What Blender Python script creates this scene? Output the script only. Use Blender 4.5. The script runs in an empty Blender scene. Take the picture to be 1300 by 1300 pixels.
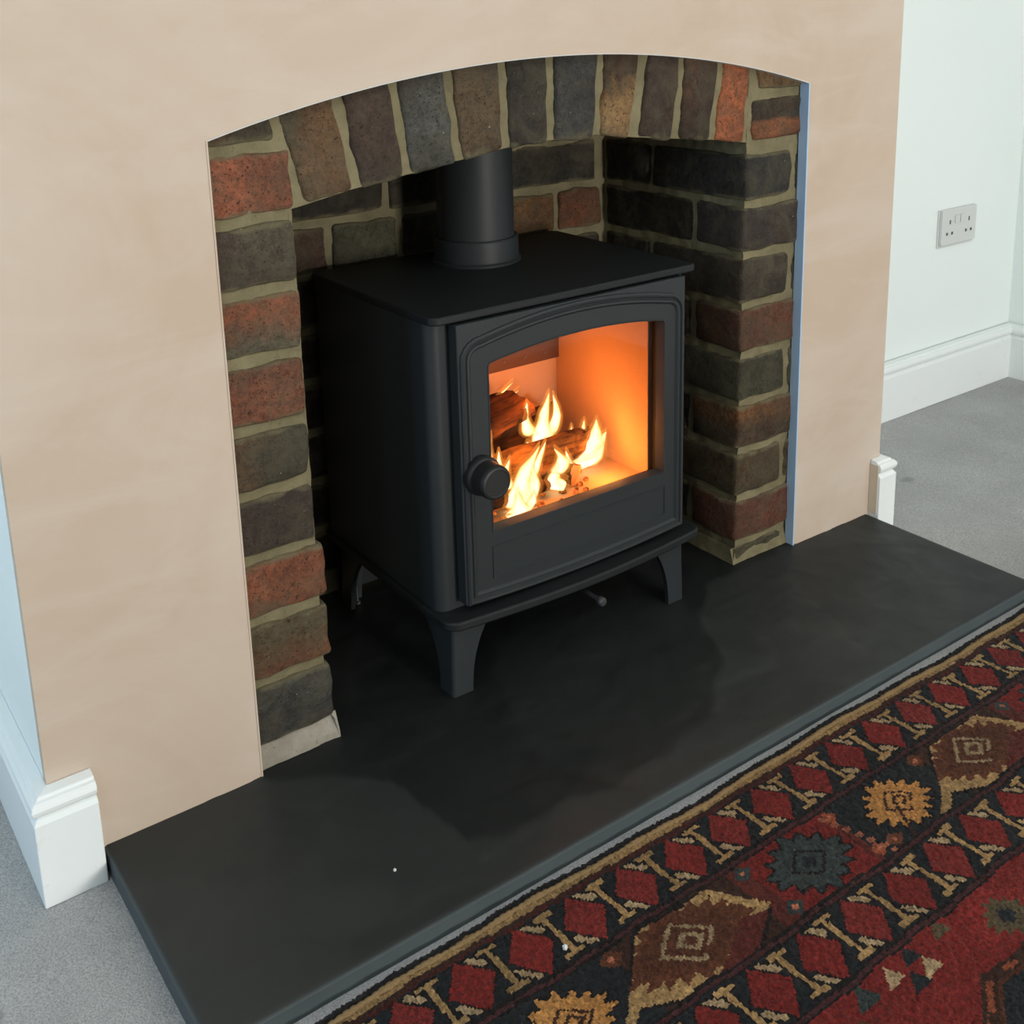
import bpy, bmesh, math, random
import numpy as np
from mathutils import Vector, Matrix, noise

random.seed(7)
SC = bpy.context.scene
COL = SC.collection

# ------------------------------------------------------------------ camera
FOC, CX, CY = 1433.03, 629.69, 346.77
cam_d = bpy.data.cameras.new('camera')
cam_d.sensor_fit = 'HORIZONTAL'
cam_d.sensor_width = 36.0
cam_d.lens = FOC / 1300 * 36.0
cam_d.shift_x = (650 - CX) / 1300
cam_d.shift_y = (CY - 650) / 1300
cam_d.clip_start = 0.02
cam = bpy.data.objects.new('camera', cam_d)
COL.objects.link(cam)
a_, b_, c_ = 1.3335, 0.1209, -0.7338
Rm = Matrix.Rotation(c_, 4, 'Z') @ Matrix.Rotation(a_, 4, 'X') @ Matrix.Rotation(b_, 4, 'Y')
cam.matrix_world = Matrix.Translation((-0.4051, -1.0712, 0.8432)) @ Rm
SC.camera = cam

# ------------------------------------------------------------------ world, lights, exposure
SC.view_settings.view_transform = 'Standard'
SC.view_settings.look = 'None'
SC.view_settings.gamma = 1.0
SC.view_settings.use_curve_mapping = False
SC.view_settings.exposure = 0.0
SC.cycles.max_bounces = 8
SC.cycles.sample_clamp_indirect = 4.0
SC.cycles.caustics_reflective = False
SC.cycles.caustics_refractive = False

w = bpy.data.worlds.new('world')
SC.world = w
w.use_nodes = True
bg = w.node_tree.nodes['Background']
bg.inputs['Color'].default_value = (0.86, 0.95, 1.0, 1)
bg.inputs['Strength'].default_value = 0.13


def area(name, loc, target, sx, sy, power, color, spread=180):
    d = bpy.data.lights.new(name, 'AREA')
    d.shape = 'RECTANGLE'
    d.size, d.size_y = sx, sy
    d.energy = power
    d.color = color
    d.spread = math.radians(spread)
    o = bpy.data.objects.new(name, d)
    COL.objects.link(o)
    o.location = loc
    o.rotation_euler = (Vector(target) - Vector(loc)).to_track_quat('-Z', 'Y').to_euler()
    return o


# daylight through the glazed doors opposite the fireplace, and a cooler window to the left
area('window_light_front', (0.62, -3.6, 0.47), (0.5, 0, 0.45), 0.55, 0.36, 61, (1.0, 0.945, 0.875))
area('ceiling_bounce_fill', (0.95, -1.75, 2.27), (0.75, -1.5, 0), 1.1, 1.3, 15, (1.0, 0.97, 0.92))  # added overhead fill, stands in for light bounced off the ceiling
area('left_front_fill', (-1.25, -1.35, 1.45), (-0.1, 0, 0.6), 1.0, 1.0, 8, (0.92, 1.0, 0.95))  # added soft fill from the left front, no window there
area('window_light_left', (-1.9, -0.32, 0.75), (-0.2, -0.1, 0.1), 0.26, 0.9, 7.5, (0.46, 0.70, 1.0))


# ------------------------------------------------------------------ helpers
def props(o, label=None, cat=None, group=None, kind=None):
    if label: o['label'] = label
    if cat: o['category'] = cat
    if group: o['group'] = group
    if kind: o['kind'] = kind
    return o


def link(name, me, mat=None, parent=None):
    o = bpy.data.objects.new(name, me)
    COL.objects.link(o)
    if mat is not None: me.materials.append(mat)
    if parent is not None: o.parent = parent
    return o


def obj(name, verts, faces, mat=None, parent=None, smooth=False, fix=True):
    me = bpy.data.meshes.new(name)
    me.from_pydata([tuple(v) for v in verts], [], faces)
    if fix:
        bm = bmesh.new(); bm.from_mesh(me)
        bmesh.ops.recalc_face_normals(bm, faces=bm.faces)
        bm.to_mesh(me); bm.free()
    if smooth:
        me.shade_smooth()
    me.update()
    return link(name, me, mat, parent)


def from_bm(name, bm, mat=None, parent=None, smooth=False):
    bmesh.ops.recalc_face_normals(bm, faces=bm.faces)
    me = bpy.data.meshes.new(name)
    bm.to_mesh(me); bm.free()
    if smooth: me.shade_smooth()
    return link(name, me, mat, parent)


def empty(name, loc):
    o = bpy.data.objects.new(name, None)
    o.empty_display_size = 0.05
    COL.objects.link(o)
    o.location = loc
    return o


class Grp:
    """collects several shapes that become one mesh"""
    def __init__(s): s.v, s.f = [], []

    def add(s, v, f):
        k = len(s.v)
        s.v += [tuple(p) for p in v]
        s.f += [[i + k for i in q] for q in f]
        return s

    def box(s, x0, x1, y0, y1, z0, z1):
        v = [(x, y, z) for x in (x0, x1) for y in (y0, y1) for z in (z0, z1)]
        return s.add(v, [(0, 1, 3, 2), (4, 6, 7, 5), (0, 4, 5, 1), (2, 3, 7, 6), (0, 2, 6, 4), (1, 5, 7, 3)])

    def prism(s, poly, fn0, fn1):
        n = len(poly)
        v = [fn0(p) for p in poly] + [fn1(p) for p in poly]
        f = [list(range(n))[::-1], list(range(n, 2 * n))]
        f += [(i, (i + 1) % n, n + (i + 1) % n, n + i) for i in range(n)]
        return s.add(v, f)

    def ring(s, outer, inner, y0, y1):
        """frame in the xz plane between two loops of equal count"""
        n = len(outer)
        v = [(p[0], y0, p[1]) for p in outer] + [(p[0], y0, p[1]) for p in inner]
        v += [(p[0], y1, p[1]) for p in outer] + [(p[0], y1, p[1]) for p in inner]
        f = []
        for i in range(n):
            j = (i + 1) % n
            f += [(i, j, n + j, n + i), (2 * n + i, 3 * n + i, 3 * n + j, 2 * n + j),
                  (i, 2 * n + i, 2 * n + j, j), (n + i, n + j, 3 * n + j, 3 * n + i)]
        return s.add(v, f)

    def tube(s, pts, r, n=10, closed=False, cap=True):
        pts = [Vector(p) for p in pts]
        m = len(pts)
        v, f = [], []
        up = Vector((0, 0, 1))
        prev = None
        for i, p in enumerate(pts):
            if closed: t = pts[(i + 1) % m] - pts[i - 1]
            else: t = pts[min(i + 1, m - 1)] - pts[max(i - 1, 0)]
            t.normalize()
            if prev is None:
                a = t.orthogonal().normalized()
            else:
                a = (prev - t * prev.dot(t)).normalized()
            prev = a
            b = t.cross(a)
            rr = r[i] if isinstance(r, (list, tuple)) else r
            for k in range(n):
                an = 2 * math.pi * k / n
                v.append(p + (a * math.cos(an) + b * math.sin(an)) * rr)
        for i in range(m if closed else m - 1):
            j = (i + 1) % m
            for k in range(n):
                l = (k + 1) % n
                f.append((i * n + k, i * n + l, j * n + l, j * n + k))
        if cap and not closed:
            f.append(list(range(n))[::-1]); f.append([(m - 1) * n + k for k in range(n)])
        return s.add(v, f)

    def lathe(s, prof, origin, axis='z', n=40):
        """prof: list of (radius, height); axis 'z' up or 'y' (towards -y)"""
        v, f = [], []
        ox, oy, oz = origin
        m = len(prof)
        for r, h in prof:
            for k in range(n):
                an = 2 * math.pi * k / n
                if axis == 'z': v.append((ox + r * math.cos(an), oy + r * math.sin(an), oz + h))
                else: v.append((ox + r * math.cos(an), oy - h, oz + r * math.sin(an)))
        for i in range(m - 1):
            for k in range(n):
                l = (k + 1) % n
                f.append((i * n + k, i * n + l, (i + 1) * n + l, (i + 1) * n + k))
        f.append(list(range(n))[::-1]); f.append([(m - 1) * n + k for k in range(n)])
        return s.add(v, f)

    def build(s, name, mat=None, parent=None, smooth=False, bevel=0, seg=2, loc=None):
        off = Vector(loc) if loc is not None else Vector((0, 0, 0))
        o = obj(name, [Vector(p) - off for p in s.v], s.f, mat, parent, False)
        if loc is not None: o.location = off
        if bevel:
            b = o.modifiers.new('bevel', 'BEVEL')
            b.width = bevel; b.segments = seg; b.limit_method = 'ANGLE'; b.angle_limit = math.radians(35)
            b.harden_normals = False
        if smooth:
            try: o.data.set_sharp_from_angle(angle=math.radians(35))
            except Exception: pass
            for p in o.data.polygons: p.use_smooth = True
        return o


# ------------------------------------------------------------------ materials
def lin(c):
    """0-255 sRGB -> linear"""
    return tuple(((x / 255) / 12.92 if x / 255 <= 0.04045 else ((x / 255 + 0.055) / 1.055) ** 2.4) for x in c) + (1.0,)


class NT:
    def __init__(s, name):
        s.m = bpy.data.materials.new(name)
        s.m.use_nodes = True
        s.t = s.m.node_tree
        s.b = s.t.nodes['Principled BSDF']
        s.out = s.t.nodes['Material Output']

    def n(s, typ, **kw):
        nd = s.t.nodes.new(typ)
        for k, v in kw.items(): setattr(nd, k, v)
        return nd

    def l(s, a, b): s.t.links.new(a, b)

    def coord(s, kind='Object', scale=None, loc=None):
        tc = s.n('ShaderNodeTexCoord')
        o = tc.outputs[kind]
        if scale is None and loc is None: return o
        mp = s.n('ShaderNodeMapping')
        if scale is not None: mp.inputs['Scale'].default_value = scale if hasattr(scale, '__len__') else (scale,) * 3
        if loc is not None: mp.inputs['Location'].default_value = loc
        s.l(o, mp.inputs['Vector'])
        return mp.outputs['Vector']

    def noise(s, vec, scale, detail=4, rough=0.6, dist=0.0):
        nd = s.n('ShaderNodeTexNoise')
        nd.inputs['Scale'].default_value = scale
        nd.inputs['Detail'].default_value = detail
        nd.inputs['Roughness'].default_value = rough
        nd.inputs['Distortion'].default_value = dist
        s.l(vec, nd.inputs['Vector'])
        return nd.outputs['Fac']

    def ramp(s, fac, stops, interp='LINEAR'):
        r = s.n('ShaderNodeValToRGB')
        r.color_ramp.interpolation = interp
        el = r.color_ramp.elements
        while len(el) > 1: el.remove(el[0])
        for i, (p, c) in enumerate(stops):
            e = el[0] if i == 0 else el.new(p)
            e.position = p
            e.color = c if hasattr(c, '__len__') else (c, c, c, 1)
        s.l(fac, r.inputs['Fac'])
        return r.outputs['Color']

    def mix(s, fac, a, b, mode='MIX'):
        m = s.n('ShaderNodeMix', data_type='RGBA', blend_type=mode)
        for sock, v in ((m.inputs['Factor'], fac), (m.inputs['A'], a), (m.inputs['B'], b)):
            pass
        for idx, v in ((0, fac), (6, a), (7, b)):
            if hasattr(v, 'is_linked') or hasattr(v, 'links'): s.l(v, m.inputs[idx])
            else: m.inputs[idx].default_value = v
        return m.outputs[2]

    def math(s, op, a, b=0.0, clamp=False):
        m = s.n('ShaderNodeMath', operation=op, use_clamp=clamp)
        for i, v in enumerate((a, b)):
            if hasattr(v, 'links'): s.l(v, m.inputs[i])
            else: m.inputs[i].default_value = v
        return m.outputs[0]

    def bump(s, h, strength=0.3, dist=0.002):
        b = s.n('ShaderNodeBump')
        b.inputs['Strength'].default_value = strength
        b.inputs['Distance'].default_value = dist
        s.l(h, b.inputs['Height'])
        s.l(b.outputs['Normal'], s.b.inputs['Normal'])

    def base(s, v):
        if hasattr(v, 'links'): s.l(v, s.b.inputs['Base Color'])
        else: s.b.inputs['Base Color'].default_value = v
        return s

    def rough(s, v, spec=None):
        s.b.inputs['Roughness'].default_value = v
        if spec is not None: s.b.inputs['Specular IOR Level'].default_value = spec
        return s


def simple(name, col, rough=0.6, spec=0.4, metal=0.0, nscale=0, nstr=0.2, ndist=0.001):
    t = NT(name)
    t.base(col).rough(rough, spec)
    t.b.inputs['Metallic'].default_value = metal
    if nscale:
        t.bump(t.noise(t.coord(), nscale, 3), nstr, ndist)
    return t.m


def plaster_mat():
    t = NT('pink_gypsum_plaster')
    v = t.coord()
    a = t.noise(v, 2.6, 5, 0.62, 0.8)
    b = t.noise(t.coord('Object', (3.0, 3.0, 9.0)), 1.3, 4, 0.6, 1.5)
    c = t.mix(t.ramp(a, [(0.36, 0.0), (0.66, 1.0)]), (0.550, 0.438, 0.342, 1), (0.620, 0.528, 0.445, 1))
    c = t.mix(t.ramp(b, [(0.46, 0.0), (0.74, 0.40)]), c, (0.660, 0.585, 0.515, 1))
    c = t.mix(t.ramp(t.noise(v, 9, 4), [(0.60, 0.0), (0.78, 0.30)]), c, (0.50, 0.375, 0.275, 1))
    t.base(c).rough(0.62, 0.25)
    t.bump(t.noise(v, 60, 3), 0.04, 0.001)
    return t.m


def white_wall_mat():
    t = NT('white_painted_wall')
    v = t.coord()
    t.base(t.mix(t.noise(v, 3, 3), (0.83, 0.905, 0.905, 1), (0.87, 0.94, 0.94, 1))).rough(0.6, 0.3)
    t.bump(t.noise(v, 120, 3), 0.06, 0.001)
    return t.m


def gloss_white_mat():
    t = NT('old_white_gloss_paint')
    v = t.coord()
    c = t.mix(t.ramp(t.noise(v, 22, 5, 0.7), [(0.62, 0.0), (0.80, 0.5)]), (0.84, 0.89, 0.90, 1), (0.58, 0.58, 0.55, 1))
    c = t.mix(t.ramp(t.noise(v, 90, 3, 0.7), [(0.70, 0.0), (0.80, 0.6)]), c, (0.62, 0.52, 0.42, 1))
    t.base(c).rough(0.42, 0.4)
    t.bump(t.noise(v, 70, 3), 0.12, 0.001)
    return t.m


def carpet_mat():
    t = NT('grey_twist_carpet')
    v = t.coord()
    f = t.noise(v, 520, 2, 0.7)
    c = t.ramp(f, [(0.30, (0.36, 0.36, 0.365, 1)), (0.50, (0.55, 0.55, 0.55, 1)), (0.72, (0.72, 0.715, 0.71, 1))])
    c = t.mix(t.ramp(t.noise(v, 6, 3), [(0.35, 0.22), (0.65, 0.0)]), c, (0.20, 0.20, 0.21, 1))
    # two old furniture dents, flat and dark
    for (x, y, rx, ry) in ((1.30, 0.075, 0.020, 0.012), (-0.315, -0.122, 0.012, 0.012), (1.42, -0.19, 0.018, 0.007)):
        mp = t.n('ShaderNodeMapping'); mp.vector_type = 'POINT'
        mp.inputs['Location'].default_value = (-x / rx, -y / ry, 0)
        mp.inputs['Scale'].default_value = (1 / rx, 1 / ry, 0)
        t.l(t.n('ShaderNodeTexCoord').outputs['Object'], mp.inputs['Vector'])
        ln = t.n('ShaderNodeVectorMath', operation='LENGTH')
        t.l(mp.outputs['Vector'], ln.inputs[0])
        c = t.mix(t.ramp(ln.outputs['Value'], [(0.5, 0.35), (1.0, 0.0)]), c, (0.12, 0.12, 0.125, 1))
    t.base(c).rough(0.95, 0.1)
    t.bump(t.noise(v, 420, 3, 0.8), 0.9, 0.004)
    return t.m


def slate_mat():
    t = NT('honed_riven_slate')
    v = t.coord()
    a = t.noise(v, 5.0, 6, 0.62, 0.5)
    tone_attr = t.n('ShaderNodeVertexColor'); tone_attr.layer_name = 'slate_tone'
    c = t.mix(tone_attr.outputs['Color'], (0.0110, 0.0132, 0.0132, 1), (0.0340, 0.0375, 0.0370, 1))
    c = t.mix(t.ramp(a, [(0.35, 0.35), (0.65, 0.0)]), c, (0.017, 0.019, 0.019, 1))
    c = t.mix(t.ramp(t.noise(v, 420, 2), [(0.72, 0.0), (0.8, 0.4)]), c, (0.10, 0.10, 0.10, 1))
    edge_tint = t.n('ShaderNodeVertexColor'); edge_tint.layer_name = 'sawn'
    c = t.mix(edge_tint.outputs['Color'], c, t.mix(t.noise(v, 7, 3), (0.050, 0.064, 0.070, 1), (0.082, 0.102, 0.110, 1)))  # slab edges paler and bluer: cool daylight painted into the colour
    t.base(c).rough(0.5, 0.28)
    r = t.ramp(t.noise(v, 14, 4), [(0.3, 0.46), (0.7, 0.62)])
    t.l(r, t.b.inputs['Roughness'])
    t.bump(t.noise(v, 230, 4, 0.7), 0.08, 0.001)
    return t.m


MORTAR = lin((150, 143, 112))


def mortar_mat(name='lime_mortar', c0=(108, 102, 78), c1=(140, 132, 104)):
    t = NT(name)
    v = t.coord()
    c = t.mix(t.ramp(t.noise(v, 18, 5, 0.7), [(0.3, 0.0), (0.7, 1.0)]), lin(c0), lin(c1))
    c = t.mix(t.ramp(t.noise(v, 160, 3), [(0.62, 0.0), (0.75, 0.5)]), c, lin((82, 78, 62)))
    t.base(c).rough(0.95, 0.15)
    t.bump(t.noise(v, 120, 5, 0.75), 0.6, 0.003)
    return t.m


_bm = {}


def brick_mat(c1, c2, seed, bias=0.5, gx=0.0, gz=0.0, smear=0.35, soft=0.20):
    """one weathered brick: two body tones, dark pores, mortar smears near the bed joints"""
    t = NT('weathered_brick')
    def mute(q):
        m = sum(q) / 3
        return tuple((m + (p - m) * 0.80) * 0.93 for p in q)
    c1, c2 = mute(c1), mute(c2)
    off = (seed * 1.37 % 9, seed * 2.11 % 9, seed * 0.77 % 9)
    v = t.coord('Object', None, off)
    sep = t.n('ShaderNodeSeparateXYZ')
    t.l(t.n('ShaderNodeTexCoord').outputs['Generated'], sep.inputs[0])
    big = t.noise(v, 13, 5, 0.66, 0.3)
    if gx: big = t.math('ADD', big, t.math('MULTIPLY', t.math('SUBTRACT', sep.outputs[0], 0.5), gx))
    if gz: big = t.math('ADD', big, t.math('MULTIPLY', t.math('SUBTRACT', sep.outputs[2], 0.5), gz))
    fac = t.ramp(big, [(bias - soft, 0.0), (bias + soft, 1.0)])
    c = t.mix(fac, lin(c1), lin(c2))
    c = t.mix(t.ramp(t.noise(v, 60, 4, 0.7), [(0.45, 0.0), (0.75, 0.55)]), c, tuple(x * 0.45 for x in lin(c1)[:3]) + (1,))
    c = t.mix(t.ramp(t.noise(v, 330, 2, 0.5), [(0.62, 0.0), (0.68, 0.85)]), c, lin((34, 28, 24)))
    c = t.mix(t.ramp(t.noise(v, 120, 5, 0.8), [(0.40, 0.0), (0.60, 0.42)]), c, lin((150, 138, 116)), 'SOFT_LIGHT')
    c = t.mix(t.ramp(t.noise(v, 150, 5, 0.8), [(0.35, 0.55), (0.55, 0.0)]), c, lin((40, 35, 30)))
    c = t.mix(t.ramp(t.noise(v, 26, 5, 0.7, 0.6), [(0.42, 0.0), (0.70, 0.62)]), c, lin((92, 86, 70)))
    c = t.mix(t.ramp(t.noise(v, 9, 3, 0.6), [(0.35, 0.42), (0.62, 0.0)]), c, lin((44, 40, 36)))
    # mortar washed over the arrises
    ez = t.math('MINIMUM', sep.outputs[2], t.math('SUBTRACT', 1.0, sep.outputs[2]))
    e = t.math('ADD', t.math('MULTIPLY', ez, 2.2), t.math('MULTIPLY', t.math('SUBTRACT', t.noise(v, 30, 4, 0.6), 0.5), 0.55))
    sm = t.ramp(e, [(0.0 + 0.22 * smear, 0.85), (0.12 + 0.34 * smear, 0.0)])
    c = t.mix(sm, c, lin((106, 100, 78)))
    c = t.mix(t.ramp(t.noise(v, 200, 3), [(0.72, 0.0), (0.77, 0.8)]), c, lin((176, 168, 148)))
    t.base(c).rough(0.88, 0.2)
    h = t.math('ADD', t.math('MULTIPLY', t.noise(v, 90, 5, 0.7), 1.0), t.math('MULTIPLY', t.noise(v, 400, 2), 0.4))
    t.bump(h, 0.8, 0.0035)
    return t.m


def stove_mat(name, col, rough=0.5, spec=0.35):
    t = NT(name)
    v = t.coord()
    t.base(t.mix(t.noise(v, 8, 3), tuple(x * 0.93 for x in col) + (1,), tuple(col) + (1,))).rough(rough, spec)
    t.bump(t.noise(v, 700, 2), 0.12, 0.0006)
    return t.m


M_PLASTER = plaster_mat()
M_WHITE = white_wall_mat()
M_GLOSS = gloss_white_mat()
M_CARPET = carpet_mat()
M_SLATE = slate_mat()
M_MORTAR = mortar_mat()
M_BED = mortar_mat('grey_bedding_mortar', (135, 130, 118), (165, 160, 148))
M_IRON = stove_mat('charcoal_stove_paint', (0.0235, 0.0285, 0.031))
M_IRON2 = stove_mat('charcoal_stove_plate', (0.0145, 0.0168, 0.018), 0.55, 0.25)
M_CAST = stove_mat('black_cast_knob', (0.016, 0.017, 0.018), 0.48, 0.4)
M_ROPE = simple('black_rope_seal', (0.012, 0.012, 0.013, 1), 0.95, 0.1, 0, 900, 0.9, 0.002)
M_CHROME = simple('bright_zinc', (0.62, 0.62, 0.62, 1), 0.3, 0.5, 1.0)
M_BEAD = simple('white_angle_bead', (0.60, 0.60, 0.58, 1), 0.45, 0.4, 0.0)
M_PLASTIC = simple('white_socket_plastic', (0.66, 0.68, 0.68, 1), 0.4, 0.4)
M_SLOT = simple('socket_slot_shadow', (0.10, 0.10, 0.10, 1), 0.8, 0.1)
M_SOOT = simple('sooty_flue_closure', (0.02, 0.019, 0.018, 1), 0.95, 0.1, 0, 60, 0.5, 0.004)
M_CEIL = simple('white_ceiling_paint', (0.82, 0.82, 0.80, 1), 0.8, 0.2)

# ------------------------------------------------------------------ dimensions (metres; hearth top is z = 0, wall face is y = 0)
FLOOR = -0.028
BL, BR = -0.224, 1.106          # chimney breast
OW = 0.8965                     # opening 0..OW
RJ = 0.786                      # right reveal
NB = 0.318                      # niche back
AY = 0.30                       # alcove wall
RW = 1.985                      # right wall


def interp(tab, x):
    for (x0, z0), (x1, z1) in zip(tab, tab[1:]):
        if x <= x1: return z0 + (z1 - z0) * max(0.0, (x - x0)) / (x1 - x0)
    return tab[-1][1]


def arc_top(x):
    # circular arc through (0,.7185) (.4485,.7795) (.8965,.7185)
    s, h = 0.44825, 0.061
    r = (s * s + h * h) / (2 * h)
    return 0.7185 + math.sqrt(max(0, r * r - (x - s) ** 2)) - (r - h)


SOFFIT = [(0.0, 0.632), (0.093, 0.635), (0.167, 0.648), (0.237, 0.656), (0.306, 0.665), (0.374, 0.673), (0.44, 0.676),
          (0.515, 0.676), (0.573, 0.668), (0.65, 0.659), (0.72, 0.651), (0.786, 0.641), (0.9, 0.635)]

# ------------------------------------------------------------------ setting
# floor: carpet with a slightly uneven pile
def floor():
    bm = bmesh.new()
    bmesh.ops.create_grid(bm, x_segments=160, y_segments=160, size=1)
    for v in bm.verts:
        x, y = -2.0 + (v.co.x + 1) * 2.0, -4.0 + (v.co.y + 1) * 2.16
        t = min(1.0, max(0.0, (-0.22 - y) / 0.07))
        v.co = (x, y, FLOOR + 0.007 * t * t * (3 - 2 * t) + 0.0012 * noise.noise((x * 9, y * 9, 0)))
    return props(from_bm('floor', bm, M_CARPET, None, True), 'short grey twist pile carpet across the room', kind='structure')


floor()
props(Grp().box(-2.0, 2.1, -4.0, 0.34, 2.30, 2.36).build('ceiling', M_CEIL), 'white painted ceiling', kind='structure')

# chimney breast front: plaster skin with arched opening
N = 40
poly = [(BL, FLOOR), (0.0, FLOOR)]
poly += [(OW * i / N, arc_top(OW * i / N)) for i in range(N + 1)]
poly += [(OW, FLOOR), (BR, FLOOR), (BR, 2.30), (BL, 2.30)]
wall = Grp()
wall.prism(poly, lambda p: (p[0], 0.0, p[1]), lambda p: (p[0], 0.0115, p[1]))
wall_front = wall.build('wall_front', M_PLASTER)
props(wall_front, 'freshly plastered pink chimney breast with an arched opening', kind='structure')

# thin metal bead round the arch and down the sides of the opening
bead = Grp()
pts = [(OW * i / N, arc_top(OW * i / N)) for i in range(N + 1)]
for k in range(N):
    (x0, z0), (x1, z1) = pts[k], pts[k + 1]
    v = []
    for y in (-0.0012, 0.013):
        v += [(x0, y, z0 + 0.0004), (x1, y, z1 + 0.0004), (x1, y, z1 - 0.0008), (x0, y, z0 - 0.0008)]
    bead.add(v, [(0, 1, 2, 3), (4, 7, 6, 5), (0, 4, 5, 1), (3, 2, 6, 7)] + ([(0, 3, 7, 4)] if k == 0 else []) + ([(1, 5, 6, 2)] if k == N - 1 else []))
bead_o = bead.build('arch_bead', M_BEAD, wall_front)
props(bead_o, 'thin white bead edging the arch')
b2 = Grp().box(OW - 0.002, OW + 0.0006, -0.0014, 0.0145, 0.0, arc_top(OW))
b2.build('edge_bead', simple('blue_daylight_bead', (0.42, 0.58, 0.78, 1), 0.45, 0.4), wall_front)  # blue daylight from the left is put into the bead colour
props(COL.objects[-1] if False else bpy.data.objects['edge_bead'], 'metal bead down the right side of the opening, blue daylight painted into its colour')
Grp().box(-0.0006, 0.0012, -0.0010, 0.013, 0.0, arc_top(0)).build('edge_bead', M_PLASTER, wall_front)

# returns of the chimney breast
ret = Grp().box(BL, BL + 0.02, 0.0116, AY + 0.05, FLOOR, 2.30)
props(ret.build('wall_left_return', M_WHITE), 'white painted left side of the chimney breast', kind='structure')
ret = Grp().box(BR - 0.02, BR, 0.0116, AY + 0.05, FLOOR, 2.30)
props(ret.build('wall_right_return', M_WHITE), 'white painted right side of the chimney breast', kind='structure')
props(Grp().box(BR, RW + 0.1, AY, AY + 0.06, FLOOR, 2.30).build('wall_right_alcove', M_WHITE), 'white painted alcove wall to the right of the chimney breast', kind='structure')
props(Grp().box(RW, RW + 0.06, -4.0, AY, FLOOR, 2.30).build('wall_right', M_WHITE), 'white painted side wall at the far right', kind='structure')
props(Grp().box(-2.0, BL, AY, AY + 0.06, FLOOR, 2.30).build('wall_left_alcove', M_WHITE), 'white painted alcove wall to the left of the chimney breast', kind='structure')


# skirting boards
PROF = [(0.0, 0.0), (0.020, 0.0), (0.020, 0.0945), (0.0165, 0.0995), (0.0140, 0.1005), (0.0175, 0.1028), (0.0202, 0.1065),
        (0.0210, 0.1105), (0.0200, 0.1145), (0.0170, 0.1175), (0.0135, 0.1185), (0.0125, 0.1210), (0.0, 0.1235)]


def skirting(name, path, label, scale=1.0, lump=0.0):
    P = [Vector((p[0], p[1])) for p in path]
    out = []
    for i, p in enumerate(P):
        d1 = (P[i] - P[i - 1]).normalized() if i > 0 else None
        d2 = (P[i + 1] - P[i]).normalized() if i < len(P) - 1 else None
        nrm = [Vector((d.y, -d.x)) for d in (d1, d2) if d is not None]
        if len(nrm) == 1: n = nrm[0]
        else:
            n = (nrm[0] + nrm[1]).normalized()
            n = n / n.dot(nrm[0])
        out.append([(p.x + n.x * d, p.y + n.y * d, FLOOR + h * scale) for d, h in PROF])
    k = len(PROF)
    v = [q for r in out for q in r]
    f = []
    for i in range(len(P) - 1):
        for j in range(k):
            l = (j + 1) % k
            f.append((i * k + j, (i + 1) * k + j, (i + 1) * k + l, i * k + l))
    f.append(list(range(k))); f.append([(len(P) - 1) * k + j for j in range(k)][::-1])
    o = Grp().add(v, f).build(name, M_GLOSS, bevel=0.0012)
    return props(o, label, kind='structure')


skirting('baseboard_left', [(BL, AY), (BL, -0.0005), (-0.181, -0.0005)], 'white moulded skirting wrapping the left corner of the chimney breast')
sk = skirting('baseboard_right', [(1.083, -0.0005), (BR, -0.0005), (BR, AY)], 'short white moulded skirting end at the right corner of the chimney breast')
Grp().box(1.0818, 1.0832, -0.0165, -0.0006, FLOOR + 0.03, FLOOR + 0.116).build('cut_end', simple('bare_timber', (0.66, 0.57, 0.44, 1), 0.8, 0.2, 0, 90, 0.3), sk)
skirting('baseboard_back', [(BR, AY - 0.0035), (RW - 0.0035, AY - 0.0035), (RW - 0.0035, -4.0)], 'white moulded skirting along the right alcove and side wall')
skirting('baseboard_alcove_left', [(-2.0, AY), (BL, AY)], 'white moulded skirting along the left alcove')

# ------------------------------------------------------------------ brick fireplace lining (part of the chimney structure)
fp = empty('wall_fireplace', (0.45, 0.16, 0.0))
props(fp, 'weathered brick lining and arch inside the plastered opening', kind='structure')


def pchild(o):
    """parent to the fireplace keeping the world place"""
    o.parent = fp
    o.matrix_parent_inverse = Matrix.Translation(-fp.location)
    return o


def lattice(nx, ny, nz):
    def axis(n, ):
        e = 0.10
        return [0.0, e] + [e + (1 - 2 * e) * (i + 1) / (n - 1) for i in range(n - 2)] + [1 - e, 1.0] if n > 2 else [0.0, e, 1 - e, 1.0]
    return axis(nx), axis(ny), axis(nz)


bcount = [0]


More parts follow.
